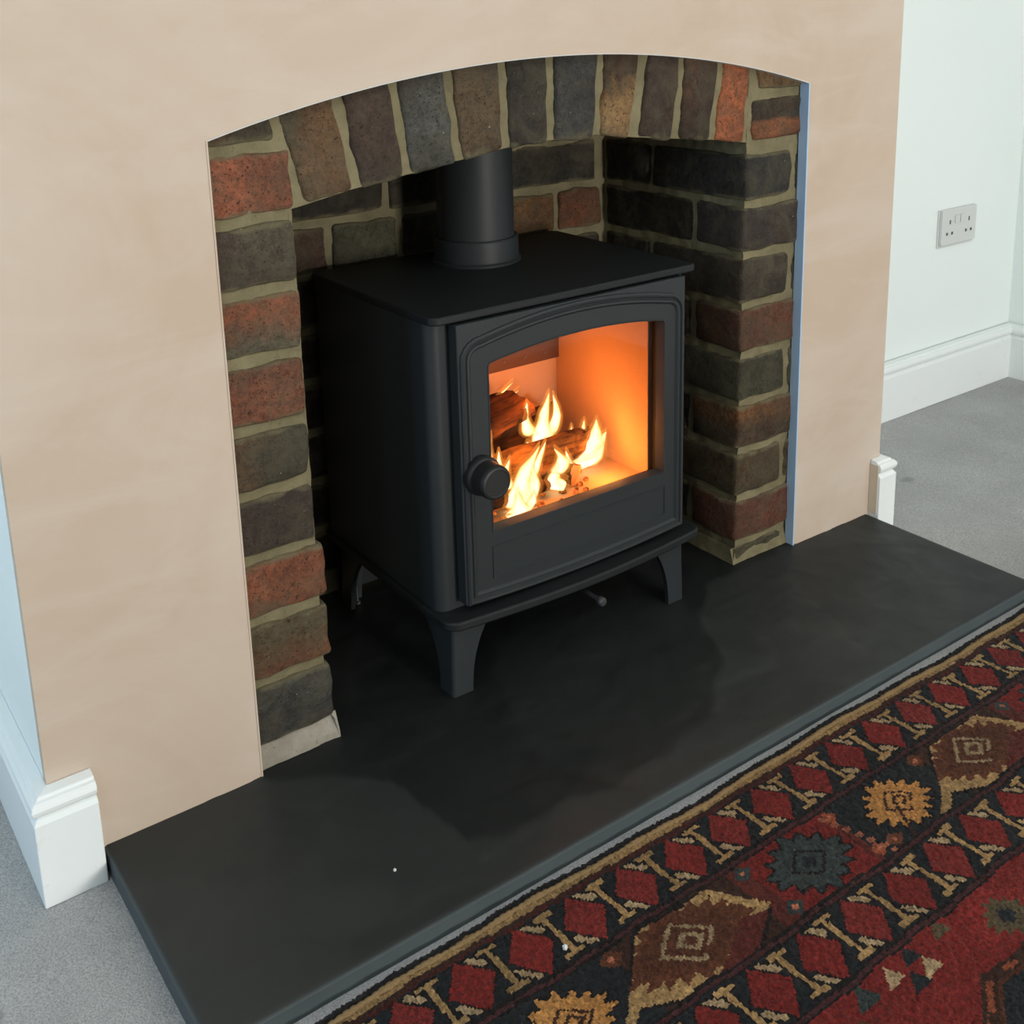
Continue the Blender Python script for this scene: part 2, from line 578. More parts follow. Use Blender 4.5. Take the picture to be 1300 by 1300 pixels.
def brick(quad, y0, y1, mat, amp=0.0028, r=0.007, res=(5, 4, 4)):
    """quad: four (x,z) corners BL, BR, TR, TL; runs from y0 to y1. A worn block with rounded, uneven arrises."""
    bcount[0] += 1
    seed = bcount[0] * 3.77
    q = [Vector((p[0], 0, p[1])) for p in quad]
    c = (q[0] + q[1] + q[2] + q[3]) / 4
    c.y = (y0 + y1) / 2
    wx = (q[1] - q[0]).length; wz = (q[3] - q[0]).length; wy = y1 - y0

    def lines(L, n):
        e = min(r / L, 0.3)
        return [0, e * 0.4] + [e + (1 - 2 * e) * i / (n - 1) for i in range(n)] + [1 - e * 0.4, 1]
    U, V, W = lines(wx, res[0]), lines(wy, res[1]), lines(wz, res[2])
    idx = {}
    verts, faces = [], []

    def vid(i, j, k):
        key = (i, j, k)
        if key not in idx:
            p = Vector((U[i] * wx, V[j] * wy, W[k] * wz))
            inner = Vector((min(max(p.x, r), wx - r), min(max(p.y, r), wy - r), min(max(p.z, r), wz - r)))
            d = p - inner
            if d.length > 1e-9 and d.length > r:
                p = inner + d.normalized() * r
            u, vv, ww = p.x / wx, p.y / wy, p.z / wz
            a = q[0].lerp(q[1], u); b = q[3].lerp(q[2], u)
            P = a.lerp(b, ww); P.y = y0 + vv * wy
            P -= c
            nv = noise.noise_vector((P.x * 32 + seed, P.y * 32 - seed, P.z * 32 + seed * 0.3))
            nv2 = noise.noise_vector((P.x * 95 - seed, P.y * 95, P.z * 95 + seed))
            P += nv * amp * 1.3 + nv2 * amp * 0.6
            idx[key] = len(verts); verts.append(P)
        return idx[key]
    nu, nv_, nw = len(U) - 1, len(V) - 1, len(W) - 1
    for i in range(nu):
        for j in range(nv_):
            for k in (0, nw): faces.append((vid(i, j, k), vid(i + 1, j, k), vid(i + 1, j + 1, k), vid(i, j + 1, k)))
    for i in range(nu):
        for k in range(nw):
            for j in (0, nv_): faces.append((vid(i, j, k), vid(i + 1, j, k), vid(i + 1, j, k + 1), vid(i, j, k + 1)))
    for j in range(nv_):
        for k in range(nw):
            for i in (0, nu): faces.append((vid(i, j, k), vid(i, j + 1, k), vid(i, j + 1, k + 1), vid(i, j, k + 1)))
    o = obj('brick', verts, faces, mat, None, True)
    o.location = c
    return pchild(o)


def rq(x0, x1, z0, z1): return [(x0, z0), (x1, z0), (x1, z1), (x0, z1)]


def course(k): return 0.035 + 0.075 * k, 0.100 + 0.075 * k


FY = 0.0125
# --- left jamb, bottom to top: (tone 1, tone 2, bias, gx, gz)
LEFT = [((62, 66, 68), (84, 86, 82), 0.50, 0, 0), ((150, 92, 60), (112, 100, 72), 0.52, 0, 0.9), ((176, 98, 66), (150, 88, 60), 0.5, 0.0, 0),
        ((92, 74, 66), (70, 62, 60), 0.5, 0.3, 0), ((94, 92, 74), (130, 92, 62), 0.60, -0.6, 0.1), ((158, 92, 66), (140, 90, 66), 0.5, 0, 0),
        ((112, 106, 86), (168, 92, 62), 0.46, 0.2, 0.7), ((96, 80, 72), (104, 98, 80), 0.5, 0.6, 0), ((186, 104, 72), (160, 92, 68), 0.52, -0.2, 0)]
for k, (c1, c2, bi, gx, gz) in enumerate(LEFT):
    z0, z1 = course(k)
    if k == 0: z0 = 0.028
    xr = 0.0955 + (0.006 if k < 3 else 0.0) + random.uniform(-0.003, 0.003)
    brick(rq(-0.03, xr, z0, z1), FY + random.uniform(-0.0015, 0.0015), FY + 0.215, brick_mat(c1, c2, k + 1, bi, gx, gz, 0.4), res=(6, 6, 4))
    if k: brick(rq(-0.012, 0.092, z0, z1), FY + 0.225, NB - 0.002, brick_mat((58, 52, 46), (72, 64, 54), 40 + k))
# springer at the top left
brick([(-0.03, 0.711), (0.080, 0.711), (0.066, 0.79), (-0.03, 0.79)], FY, FY + 0.10, brick_mat((148, 98, 62), (92, 88, 72), 21, 0.47, 0.9, 0, 0.35))

# --- arch soldiers
TOPX = [0.078, 0.154, 0.222, 0.294, 0.371, 0.441, 0.521, 0.591, 0.660, 0.733, 0.795]
BOTX = [0.106, 0.172, 0.237, 0.306, 0.374, 0.441, 0.514, 0.573, 0.650, 0.718, 0.784]
ARCH = [((132, 98, 66), (104, 96, 74), 0.55, -0.5, 0), ((96, 74, 66), (72, 60, 56), 0.5, 0, 0), ((104, 106, 102), (88, 90, 86), 0.5, 0, 0),
        ((112, 90, 66), (82, 72, 64), 0.48, 0, 0.4), ((74, 70, 62), (60, 58, 54), 0.5, 0, 0), ((84, 86, 84), (72, 74, 74), 0.5, 0, 0),
        ((184, 138, 84), (84, 58, 42), 0.30, -0.2, 1.5), ((92, 72, 60), (80, 66, 58), 0.5, 0, 0), ((108, 74, 54), (80, 66, 54), 0.5, 0, -0.5),
        ((208, 112, 66), (196, 104, 62), 0.5, 0, 0)]
for i, (c1, c2, bi, gx, gz) in enumerate(ARCH):
    j = 0.0050
    jl = 0.010 if i == 7 else j
    t0, t1, b0, b1 = TOPX[i] + jl, TOPX[i + 1] - j, BOTX[i] + jl, BOTX[i + 1] - j
    zt0, zt1 = arc_top(t0) + 0.075, arc_top(t1) + 0.075
    # run the radial lines on up behind the plaster
    dx0, dx1 = (t0 - b0) * 0.7, (t1 - b1) * 0.7
    zb0, zb1 = interp(SOFFIT, b0) + random.uniform(-0.002, 0.002), interp(SOFFIT, b1) + random.uniform(-0.002, 0.002)
    brick([(b0, zb0), (b1, zb1), (t1 + dx1, zt1), (t0 + dx0, zt0)], FY + random.uniform(-0.001, 0.0015), FY + 0.1025,
          brick_mat(c1, c2, 60 + i, bi, gx, gz, 0.0, 0.10), res=(5, 5, 9), amp=0.0026)

# --- right jamb: strip facing the room and reveal facing left, alternately bonded
RIGHT = [((136, 74, 56), (122, 72, 54), 0.5, 0, 0.3), ((106, 84, 54), (84, 76, 60), 0.5, 0.0, 0), ((88, 66, 50), (140, 92, 54), 0.5, 0.1, 1.1),
         ((76, 78, 62), (88, 88, 68), 0.5, 0, 0), ((136, 80, 56), (122, 76, 56), 0.5, 0, 0), ((78, 68, 60), (70, 64, 56), 0.5, 0, 0),
         ((92, 74, 66), (72, 66, 64), 0.5, -0.4, 0.2), ((60, 62, 60), (68, 68, 66), 0.5, 0, 0)]
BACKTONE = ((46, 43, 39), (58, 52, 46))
for k, (c1, c2, bi, gx, gz) in enumerate(RIGHT):
    z0, z1 = course(k)
    x0 = RJ - 0.0080 + 0.0006 * k
    m = brick_mat(c1, c2, 90 + k, bi, gx, gz, 0.35)
    m2 = brick_mat(*[tuple(int(q * 0.72) for q in c) for c in (c1, c2)], 170 + k, bi, gx, gz, 0.35)
    if k % 2 == 1:
        brick(rq(x0, x0 + 0.098, z0, z1), FY, FY + 0.19, m, res=(5, 7, 4))
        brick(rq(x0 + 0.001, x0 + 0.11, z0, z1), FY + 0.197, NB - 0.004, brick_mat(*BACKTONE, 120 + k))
        brick(rq(x0 + 0.108, x0 + 0.21, z0, z1), FY + 0.003, FY + 0.10, m)
    else:
        brick(rq(x0, x0 + 0.20, z0, z1), FY, FY + 0.095, m, res=(7, 5, 4))
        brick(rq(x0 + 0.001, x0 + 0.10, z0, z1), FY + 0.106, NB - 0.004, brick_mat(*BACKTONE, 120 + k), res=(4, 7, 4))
brick(rq(0.796, 0.99, 0.643, 0.702), FY, FY + 0.10, brick_mat((172, 100, 60), (72, 66, 56), 110, 0.5, 0, 1.6, 0.1, 0.06), res=(7, 5, 4))
brick(rq(0.806, 0.99, 0.714, 0.79), FY, FY + 0.10, brick_mat((150, 114, 70), (128, 98, 66), 111, 0.5))

# --- back wall of the recess
BACK = {0: [(0.10, 0.29), (0.30, 0.515), (0.525, 0.74)], 1: [(0.095, 0.18), (0.19, 0.405), (0.415, 0.63), (0.64, 0.775)]}
for k in range(9):
    z0, z1 = course(k)
    if k == 6: spans = [(0.095, 0.180), (0.190, 0.280), (0.290, 0.392), (0.402, 0.560), (0.570, 0.680), (0.690, 0.776)]
    elif k == 7: spans = [(0.095, 0.165), (0.175, 0.374), (0.384, 0.580), (0.590, 0.768)]
    else: spans = BACK[k % 2]
    for s, (x0, x1) in enumerate(spans):
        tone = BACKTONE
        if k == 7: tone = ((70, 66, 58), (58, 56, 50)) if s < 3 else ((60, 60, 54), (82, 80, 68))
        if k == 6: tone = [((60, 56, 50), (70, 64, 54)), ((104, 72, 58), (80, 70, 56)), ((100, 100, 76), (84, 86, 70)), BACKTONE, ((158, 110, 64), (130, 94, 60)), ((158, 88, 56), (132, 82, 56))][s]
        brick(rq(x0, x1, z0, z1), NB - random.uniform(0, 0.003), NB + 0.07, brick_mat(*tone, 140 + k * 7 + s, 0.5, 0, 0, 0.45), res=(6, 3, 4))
brick(rq(RJ - 0.004, RJ + 0.10, 0.003, 0.025), FY + 0.002, FY + 0.21, brick_mat((96, 92, 68), (80, 78, 62), 301), r=0.004)


# --- mortar, set back a few millimetres from the brick faces
def rough_sheet(g, fn, nu, nv, amp, seed):
    v, f = [], []
    for i in range(nu + 1):
        for j in range(nv + 1):
            p, n = fn(i / nu, j / nv)
            p = Vector(p)
            v.append(p + Vector(n) * amp * (noise.noise(p * 55 + Vector((seed, 0, 0))) + 0.6 * noise.noise(p * 140)))
    for i in range(nu):
        for j in range(nv):
            a = i * (nv + 1) + j
            f.append((a, a + nv + 1, a + nv + 2, a + 1))
    g.add(v, f)


mg = Grp()
MY = FY + 0.0048
# left jamb front and inner face
rough_sheet(mg, lambda u, v: ((-0.03 + u * 0.1235, MY, v * 0.66), (0, -1, 0)), 26, 130, 0.0022, 1)
rough_sheet(mg, lambda u, v: ((0.0905, MY + u * (NB - MY + 0.02), v * 0.66), (1, 0, 0)), 40, 90, 0.002, 2)
# right strip and reveal
rough_sheet(mg, lambda u, v: ((RJ - 0.0025 + 0.006 * v + u * 0.16, MY, v * 0.80), (0, -1, 0)), 30, 150, 0.0022, 3)
rough_sheet(mg, lambda u, v: ((RJ - 0.0025 + 0.006 * v, MY + u * (NB - MY + 0.02), v * 0.80), (-1, 0, 0)), 60, 130, 0.002, 4)
# back
rough_sheet(mg, lambda u, v: ((0.05 + u * 0.79, NB + 0.0032, v * 0.80), (0, -1, 0)), 130, 120, 0.002, 5)
# arch front
def archfn(u, v):
    x = -0.01 + u * 0.83
    zb = interp(SOFFIT, x) + 0.0015
    return (x, MY, zb + v * (0.82 - zb)), (0, -1, 0)
rough_sheet(mg, archfn, 130, 34, 0.0022, 6)
rough_sheet(mg, lambda u, v: ((0.0 + u * 0.82, MY + v * 0.095, interp(SOFFIT, u * 0.82) + 0.0015), (0, 0, -1)), 120, 14, 0.002, 7)
rough_sheet(mg, lambda u, v: ((0.0 + u * 0.82, MY + 0.095, interp(SOFFIT, u * 0.82) + v * 0.18), (0, 1, 0)), 60, 14, 0.001, 8)
pchild(mg.build('mortar', M_MORTAR, None, True))
# bedding fillets at the foot of each jamb
fil = Grp()
rough_sheet(fil, lambda u, v: ((-0.01 + u * 0.114, FY - 0.0045 + 0.010 * v * v, 0.001 + v * 0.030), (0, -1, 0.3)), 30, 8, 0.002, 11)
rough_sheet(fil, lambda u, v: ((0.104 - 0.006 * v, FY - 0.0045 + u * 0.30, 0.001 + v * 0.028), (1, 0, 0.3)), 50, 8, 0.002, 12)
o = pchild(fil.build('bedding_mortar', M_BED, None, True)); o['label'] = 'pale grey mortar fillet at the foot of the left jamb'
fil = Grp()
rough_sheet(fil, lambda u, v: ((RJ - 0.012 + u * 0.12, FY - 0.001 + 0.006 * v, 0.001 + v * 0.024), (0, -1, 0.2)), 30, 8, 0.0016, 13)
rough_sheet(fil, lambda u, v: ((RJ - 0.012 + 0.006 * v, FY + u * 0.30, 0.001 + v * 0.024), (-1, 0, 0.2)), 50, 8, 0.0016, 14)
pchild(fil.build('bedding_mortar', M_MORTAR, None, True))
# flue closure plate that shuts the top of the recess, dark with soot, and solid backing
pchild(Grp().box(-0.03, 0.99, FY + 0.11, NB + 0.05, 0.80, 0.82).build('closure_plate', M_SOOT))
pchild(Grp().box(-0.03, 1.0, FY + 0.0035, FY + 0.10, 0.835, 0.90).build('lintel', M_SOOT))
pchild(Grp().box(-0.03, 0.99, NB + 0.07, NB + 0.09, FLOOR, 0.85).build('rear_backing', M_SOOT))

# ------------------------------------------------------------------ slate hearth
def hearth():
    x0, x1, y0, y1 = -0.1775, 1.0805, -0.2955, 0.3220
    ch = 0.0032
    nx, ny = 250, 126

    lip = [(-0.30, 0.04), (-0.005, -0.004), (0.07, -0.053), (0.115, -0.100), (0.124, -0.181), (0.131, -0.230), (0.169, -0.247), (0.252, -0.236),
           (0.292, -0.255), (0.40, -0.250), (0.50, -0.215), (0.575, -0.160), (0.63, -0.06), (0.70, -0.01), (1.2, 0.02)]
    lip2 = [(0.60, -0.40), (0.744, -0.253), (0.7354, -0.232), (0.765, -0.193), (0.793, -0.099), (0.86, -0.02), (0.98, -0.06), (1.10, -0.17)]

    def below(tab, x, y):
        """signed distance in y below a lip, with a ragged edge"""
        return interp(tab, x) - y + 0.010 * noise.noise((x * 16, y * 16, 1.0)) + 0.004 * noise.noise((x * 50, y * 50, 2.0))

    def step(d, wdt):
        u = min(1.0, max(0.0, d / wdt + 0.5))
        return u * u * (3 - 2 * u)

    def slate_tone(x, y):  # slate colour: darker around the stove, lighter past the ragged lip
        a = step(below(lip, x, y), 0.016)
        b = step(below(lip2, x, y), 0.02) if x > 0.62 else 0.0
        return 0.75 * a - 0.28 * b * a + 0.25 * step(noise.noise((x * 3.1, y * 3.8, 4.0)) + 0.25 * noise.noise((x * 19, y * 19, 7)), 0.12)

    def H(x, y):
        # thin riven layers: stepped plateaus with soft lips
        h = 0.0
        for (f, a, s) in ((4.2, 0.0007, 0.0), (6.5, 0.00045, 9.0)):
            n = noise.noise((x * f + 0.35 * noise.noise((x * 22, y * 22, s)), y * f * 1.4 + s, s)) * 2.2
            b = math.floor(n); t = n - b
            t = min(1.0, max(0.0, (t - 0.42) / 0.10)); t = t * t * (3 - 2 * t)
            h += a * (b + t)
        h += 0.0003 * noise.noise((x * 40, y * 40, 3))
        m = min((x - x0), (x1 - x), (y - y0)) / 0.03
        h += 0.0008 * step(-below(lip, x, y), 0.012) + 0.0005 * step(-below(lip2, x, y), 0.008)
        return -0.0012 + h * min(1, max(0, m))
    v, f = [], []
    for i in range(nx + 1):
        for j in range(ny + 1):
            x = x0 + ch + (x1 - x0 - 2 * ch) * i / nx; y = y0 + ch + (y1 - y0 - ch) * j / ny
            v.append((x, y, H(x, y)))
    for i in range(nx):
        for j in range(ny):
            a = i * (ny + 1) + j
            f.append((a, a + ny + 1, a + ny + 2, a + 1))
    # edges: chamfer, face, underside
    rim = [(0, j) for j in range(ny, -1, -1)] + [(i, 0) for i in range(1, nx + 1)] + [(nx, j) for j in range(1, ny + 1)]
    top = [i * (ny + 1) + j for i, j in rim]
    k = len(v)
    for t in top:
        x, y, z = v[t]
        xx = x0 if abs(x - x0 - ch) < 1e-6 else (x1 if abs(x - x1 + ch) < 1e-6 else x)
        yy = y0 if abs(y - y0 - ch) < 1e-6 else y
        v.append((xx, yy, -ch)); v.append((xx, yy, FLOOR - 0.004))
    for q in range(len(top) - 1):
        a, b = top[q], top[q + 1]
        f.append((a, k + 2 * q, k + 2 * q + 2, b))
        f.append((k + 2 * q, k + 2 * q + 1, k + 2 * q + 3, k + 2 * q + 2))
    f.append([k + 2 * q + 1 for q in range(len(top))])
    me = bpy.data.meshes.new('slate_hearth')
    me.from_pydata(v, [], f)
    bm = bmesh.new(); bm.from_mesh(me); bmesh.ops.recalc_face_normals(bm, faces=bm.faces); bm.to_mesh(me); bm.free()
    me.shade_smooth()
    try: me.set_sharp_from_angle(angle=math.radians(38))
    except Exception: pass
    at = me.color_attributes.new('slate_tone', 'FLOAT_COLOR', 'POINT')
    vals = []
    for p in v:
        q = min(1.0, max(0.0, slate_tone(p[0], p[1])))
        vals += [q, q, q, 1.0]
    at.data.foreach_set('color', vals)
    at2 = me.color_attributes.new('sawn', 'FLOAT_COLOR', 'POINT')  # marks the slab edge verts that take the painted daylight tint
    at2.data.foreach_set('color', [q for i in range(len(v)) for q in ([1.0 if i >= k else 0.0] * 3 + [1.0])])
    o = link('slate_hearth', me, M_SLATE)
    return props(o, 'dark grey riven slate hearth slab under the stove', 'hearth')


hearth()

# ------------------------------------------------------------------ stove
SX = 0.4535
stove = empty('wood_burning_stove', (SX, 0.14, 0.0))
props(stove, 'matt charcoal wood burning stove on four legs with a lit glass door', 'stove')


def part(o, parent=None):
    p = parent or stove
    o.parent = p
    if p is stove: o.matrix_parent_inverse = Matrix.Translation(-stove.location)
    return o


def rrect(x0, x1, z0, z1, r, n=6):
    out = []
    for cx, cz, a0 in ((x1 - r, z0 + r, -90), (x1 - r, z1 - r, 0), (x0 + r, z1 - r, 90), (x0 + r, z0 + r, 180)):
        for i in range(n + 1):
            a = math.radians(a0 + 90 * i / n)
            out.append((cx + r * math.cos(a), cz + r * math.sin(a)))
    return out


# body: bent steel shell with rounded front corners
bx0, bx1, by0, by1, bz0, bz1 = 0.2455, 0.6600, 0.003, 0.292, 0.1125, 0.483
def ushape(off):
    r = 0.016 - off
    pts = [(0.286, by0 + off)]
    for i in range(9):
        a = math.radians(-90 - 90 * i / 8)
        pts.append((bx0 + 0.016 + r * math.cos(a), by0 + 0.016 + r * math.sin(a)))
    pts += [(bx0 + off, by1 - off), (bx1 - off, by1 - off)]
    for i in range(9):
        a = math.radians(0 - 90 * i / 8)
        pts.append((bx1 - 0.016 + r * math.cos(a), by0 + 0.016 + r * math.sin(a)))
    pts.append((0.630, by0 + off))
    return pts
oc, ic = ushape(0), ushape(0.005)
n = len(oc)
v = [(p[0], p[1], z) for z in (bz0, bz1) for p in oc + ic]
f = []
for i in range(n - 1):
    f += [(i, i + 1, 2 * n + i + 1, 2 * n + i), (n + i, 3 * n + i, 3 * n + i + 1, n + i + 1),
          (i, n + i, n + i + 1, i + 1), (2 * n + i, 2 * n + i + 1, 3 * n + i + 1, 3 * n + i)]
for i in (0, n - 1): f.append((i, 2 * n + i, 3 * n + i, n + i))
part(Grp().add(v, f).build('body', M_IRON, None, True))


def arch_loop(x0, x1, z0, zs, zc, r, n_arc=28, sag=0.0):
    """rectangle with an arched head: shoulders at zs, crown at zc, corner radius r"""
    xm, hw = (x0 + x1) / 2, (x1 - x0) / 2
    def head(x):
        t = (x - xm) / hw
        return zs + (zc - zs) * (1 - t * t)
    out = []
    nb = 12
    for i in range(nb + 1):
        x = x0 + (x1 - x0) * i / nb
        out.append((x, z0 - sag * (1 - ((x - xm) / hw) ** 2)))
    m = 5
    # right shoulder
    for i in range(m + 1):
        a = i / m * math.pi / 2
        out.append((x1 - r + r * math.cos(a), head(x1 - r) - r * 0.9 + r * 0.9 * math.sin(a)))
    for i in range(1, n_arc):
        x = (x1 - r) + (x0 + r - x1 + r) * i / n_arc
        out.append((x, head(x)))
    for i in range(m + 1):
        a = math.pi / 2 + i / m * math.pi / 2
        out.append((x0 + r + r * math.cos(a), head(x0 + r) - r * 0.9 + r * 0.9 * math.sin(a)))
    return out


def outer_rect_like(loop, x0, x1, z0, z1):
    """project a loop radially onto a rectangle, keeping the point count"""
    cx, cz = (x0 + x1) / 2, (z0 + z1) / 2
    out = []
    for x, z in loop:
        out.append((x, z))
    res = []
    n = len(loop)
    nb = 13
    for i, (x, z) in enumerate(loop):
        if i < nb: res.append((x0 + (x1 - x0) * i / (nb - 1), z0))
        else: res.append(None)
    rest = n - nb
    m = 6
    for i in range(rest):
        k = nb + i
        if i < m: res[k] = (x1, z0 + (z1 - z0) * (0.75 + 0.25 * i / (m - 1)))
        elif i >= rest - m: res[k] = (x0, z1 - (z1 - z0) * 0.25 * (i - rest + m) / (m - 1))
        else:
            t = (i - m + 1) / (rest - 2 * m + 1)
            res[k] = (x1 + (x0 - x1) * t, z1)
    return res


def inset_path(loop, d):
    """offset a closed counter-clockwise loop inwards"""
    n = len(loop)
    out = []
    for i in range(n):
        a, b, c = Vector(loop[i - 1]), Vector(loop[i]), Vector(loop[(i + 1) % n])
        e1 = (b - a); e2 = (c - b)
        if e1.length < 1e-9: e1 = e2
        if e2.length < 1e-9: e2 = e1
        e1.normalize(); e2.normalize()
        n1 = Vector((-e1.y, e1.x)); n2 = Vector((-e2.y, e2.x))
        m = n1 + n2
        if m.length < 1e-6: m = n1
        m.normalize()
        k = d / max(0.35, m.dot(n1))
        out.append((b.x + m.x * k, b.y + m.y * k))
    return out


DF = -0.018      # door face
glass_loop = arch_loop(0.3145, 0.6005, 0.2105, 0.4270, 0.4400, 0.006)
rim_loop = arch_loop(0.2745, 0.6345, 0.1240, 0.4560, 0.4795, 0.030, sag=0.007)
edge_loop = outer_rect_like(glass_loop, 0.2715, 0.6375, 0.1240, 0.4815)
# the foot of the door plate sags a little like its moulding
edge_loop = [(x, z - (0.009 * (1 - ((x - 0.4545) / 0.183) ** 2) if z < 0.13 else 0)) for x, z in edge_loop]
dg = Grp().ring(edge_loop, glass_loop, DF, -0.001)
door = part(dg.build('door', M_IRON, None, True, bevel=0.0012))


def ridge(loop, r, y, name, closed=True):
    o = Grp().tube([(x, y, z) for x, z in loop], r, 8, True).build(name, M_IRON, None, True)
    o.scale = (1, 1, 1)
    return part(o, door)


def moulding(loop, prof, name):
    """sweep prof (inset, height out of the door) round a loop"""
    rings = [[(x, DF - h, z) for x, z in inset_path(loop, d)] for d, h in prof]
    n = len(loop); v, f = [], []
    for rg in rings: v += rg
    for a in range(len(rings) - 1):
        for i in range(n):
            j = (i + 1) % n
            f.append((a * n + i, a * n + j, (a + 1) * n + j, (a + 1) * n + i))
    o = Grp().add(v, f).build(name, M_IRON, None, True)
    for p in o.data.polygons: p.use_smooth = True
    return part(o, door)


moulding(rim_loop, [(-0.001, -0.001), (0.0, 0.0024), (0.0022, 0.0040), (0.0045, 0.0036), (0.0062, 0.0010), (0.0078, 0.0008), (0.0092, 0.0028), (0.0116, 0.0030),
                    (0.0138, 0.0012), (0.0150, -0.0005)], 'rim_moulding')
moulding(rrect(0.3125, 0.6035, 0.1470, 0.1915, 0.002, 2), [(-0.0005, -0.001), (0.0006, 0.0016), (0.0022, 0.0016), (0.0034, -0.0008)], 'lower_panel')
# inner bevel that holds the glass
moulding(glass_loop, [(-0.0016, -0.0005), (-0.0008, 0.0010), (0.0005, 0.0009), (0.0016, -0.004), (0.0022, -0.0135)], 'glass_frame')

# glass pane
gt = NT('stove_glass')
gt.t.nodes.remove(gt.b)
tr = gt.n('ShaderNodeBsdfTransparent'); tr.inputs['Color'].default_value = (0.97, 0.93, 0.90, 1)
gl = gt.n('ShaderNodeBsdfGlossy'); gl.inputs['Roughness'].default_value = 0.05
fr = gt.n('ShaderNodeFresnel'); fr.inputs['IOR'].default_value = 1.3
ms = gt.n('ShaderNodeMixShader')
gt.l(fr.outputs[0], ms.inputs[0]); gt.l(tr.outputs[0], ms.inputs[1]); gt.l(gl.outputs[0], ms.inputs[2]); gt.l(ms.outputs[0], gt.out.inputs['Surface'])
gp = [(x, z) for x, z in inset_path(glass_loop, -0.004)]
part(Grp().prism(gp, lambda p: (p[0], -0.0045, p[1]), lambda p: (p[0], -0.0015, p[1])).build('glass_pane', gt.m), door)

# door knob
KX, KZ = 0.2975, 0.2915
kg = Grp().lathe([(0.010, 0.0), (0.0235, 0.0), (0.0245, 0.003), (0.0245, 0.010), (0.0225, 0.013), (0.0215, 0.0135), (0.0215, 0.030), (0.0212, 0.034), (0.0195, 0.0365), (0.0170, 0.0372), (0.0160, 0.0364), (0.002, 0.0364)],
                 (KX, DF, KZ), 'y', 36)
part(kg.build('knob', M_CAST, None, True), door)
# rope seal behind the door
sl = inset_path(edge_loop, 0.010)
part(Grp().ring(inset_path(edge_loop, 0.004), inset_path(edge_loop, 0.016), -0.001, 0.0045).build('rope_seal', M_ROPE, None))
# front plate behind the door with the firebox mouth
front = Grp().ring(outer_rect_like(glass_loop, 0.262, 0.647, 0.1125, 0.483), inset_path(glass_loop, -0.006), 0.0050, 0.0115)
part(front.build('front_plate', M_IRON2, None))

# top plate
def plan(loop, z0, z1): return Grp().prism(loop, lambda p: (p[0], p[1], z0), lambda p: (p[0], p[1], z1))
part(plan(rrect(0.2415, 0.6660, -0.0135, 0.3000, 0.013), 0.4835, 0.4935).build('top_plate', M_IRON2, None, True, bevel=0.0022))
# pedestal plate with a bowed front
pl = []
for i in range(7):
    a = math.radians(180 + 80 * i / 6)
    pl.append((0.2395 + 0.020 + 0.020 * math.cos(a), -0.010 + 0.020 * math.sin(a)))
for i in range(1, 24):
    t = i / 24
    pl.append((0.2620 + 0.3840 * t, -0.0305 - 0.0125 * math.sin(math.pi * t)))
for i in range(7):
    a = math.radians(280 + 80 * i / 6)
    pl.append((0.6670 - 0.020 + 0.020 * math.cos(a), -0.010 + 0.020 * math.sin(a)))
pl += [(0.6670, 0.300), (0.2395, 0.300)]
part(plan(pl, 0.1005, 0.1125).build('pedestal_plate', M_IRON2, None, True, bevel=0.0025))


# legs: angle section, wide at the top and curving in to a narrow foot
def leg(x, y, sx, sy, arm_x, arm_y):
    t = 0.007
    g = Grp()
    L = 12
    secs = []
    for i in range(L + 1):
        u = i / L
        z = 0.0005 + (0.1005 - 0.0005) * u
        ax = 0.030 + (arm_x - 0.030) * (u ** 2.6)
        ay = 0.030 + (arm_y - 0.030) * (u ** 2.6)
        out = 0.003 * (1 - u)
        r = 0.005
        ring = [(ax, 0)]
        ring += []
        for q in range(5):
            a = math.radians(-90 - 90 * q / 4)
            ring.append((r + r * math.cos(a) - out * 0, r + r * math.sin(a)))
        ring += [(0, ay), (t, ay), (t, t), (ax, t)]
        secs.append([(x + sx * (p[0] - out), y + sy * (p[1] - out * 0.3), z) for p in ring])
    n = len(secs[0])
    v = [p for s in secs for p in s]
    f = [(i * n + k, i * n + (k + 1) % n, (i + 1) * n + (k + 1) % n, (i + 1) * n + k) for i in range(L) for k in range(n)]
    f += [list(range(n))[::-1], [L * n + k for k in range(n)]]
    return part(g.add(v, f).build('leg', M_IRON, None, True))


leg(0.2545, -0.0105, 1, 1, 0.060, 0.085)
leg(0.6450, -0.0105, -1, 1, 0.060, 0.085)
rl = leg(0.2545, 0.2860, 1, -1, 0.060, 0.075)
leg(0.6450, 0.2860, -1, -1, 0.060, 0.075)
bolt = Grp().lathe([(0.0018, 0.002), (0.0018, 0.028)], (0.268, 0.268, 0.0), 'z', 12).lathe([(0.0045, 0.0005), (0.0045, 0.004), (0.002, 0.005)], (0.268, 0.268, 0.0), 'z', 6)
props(part(bolt.build('levelling_bolt', M_CHROME, None), rl), 'bright zinc levelling bolt')
# flue outlet collar, pipe and air slider
part(Grp().lathe([(0.0625, 0.4935), (0.0625, 0.4965), (0.0595, 0.4985), (0.0590, 0.5270), (0.0575, 0.5290), (0.050, 0.5290)], (0.4575, 0.2105, 0), 'z', 64).build('flue_collar', M_IRON, None, True))
part(Grp().lathe([(0.0535, 0.5285), (0.0535, 0.80)], (0.4575, 0.2105, 0), 'z', 64).build('flue_pipe', M_IRON, None, True))
sl = Grp().tube([(0.455, 0.06, 0.0835), (0.455, -0.056, 0.0835)], 0.0028, 10)
sl.lathe([(0.002, 0.050), (0.0052, 0.0515), (0.0062, 0.055), (0.0062, 0.059), (0.0045, 0.0615), (0.001, 0.0620)], (0.455, 0.0, 0.0835), 'y', 18)
part(sl.build('air_slider', simple('dark_steel_slider', (0.10, 0.10, 0.10, 1), 0.35, 0.5, 0.6), None, True))
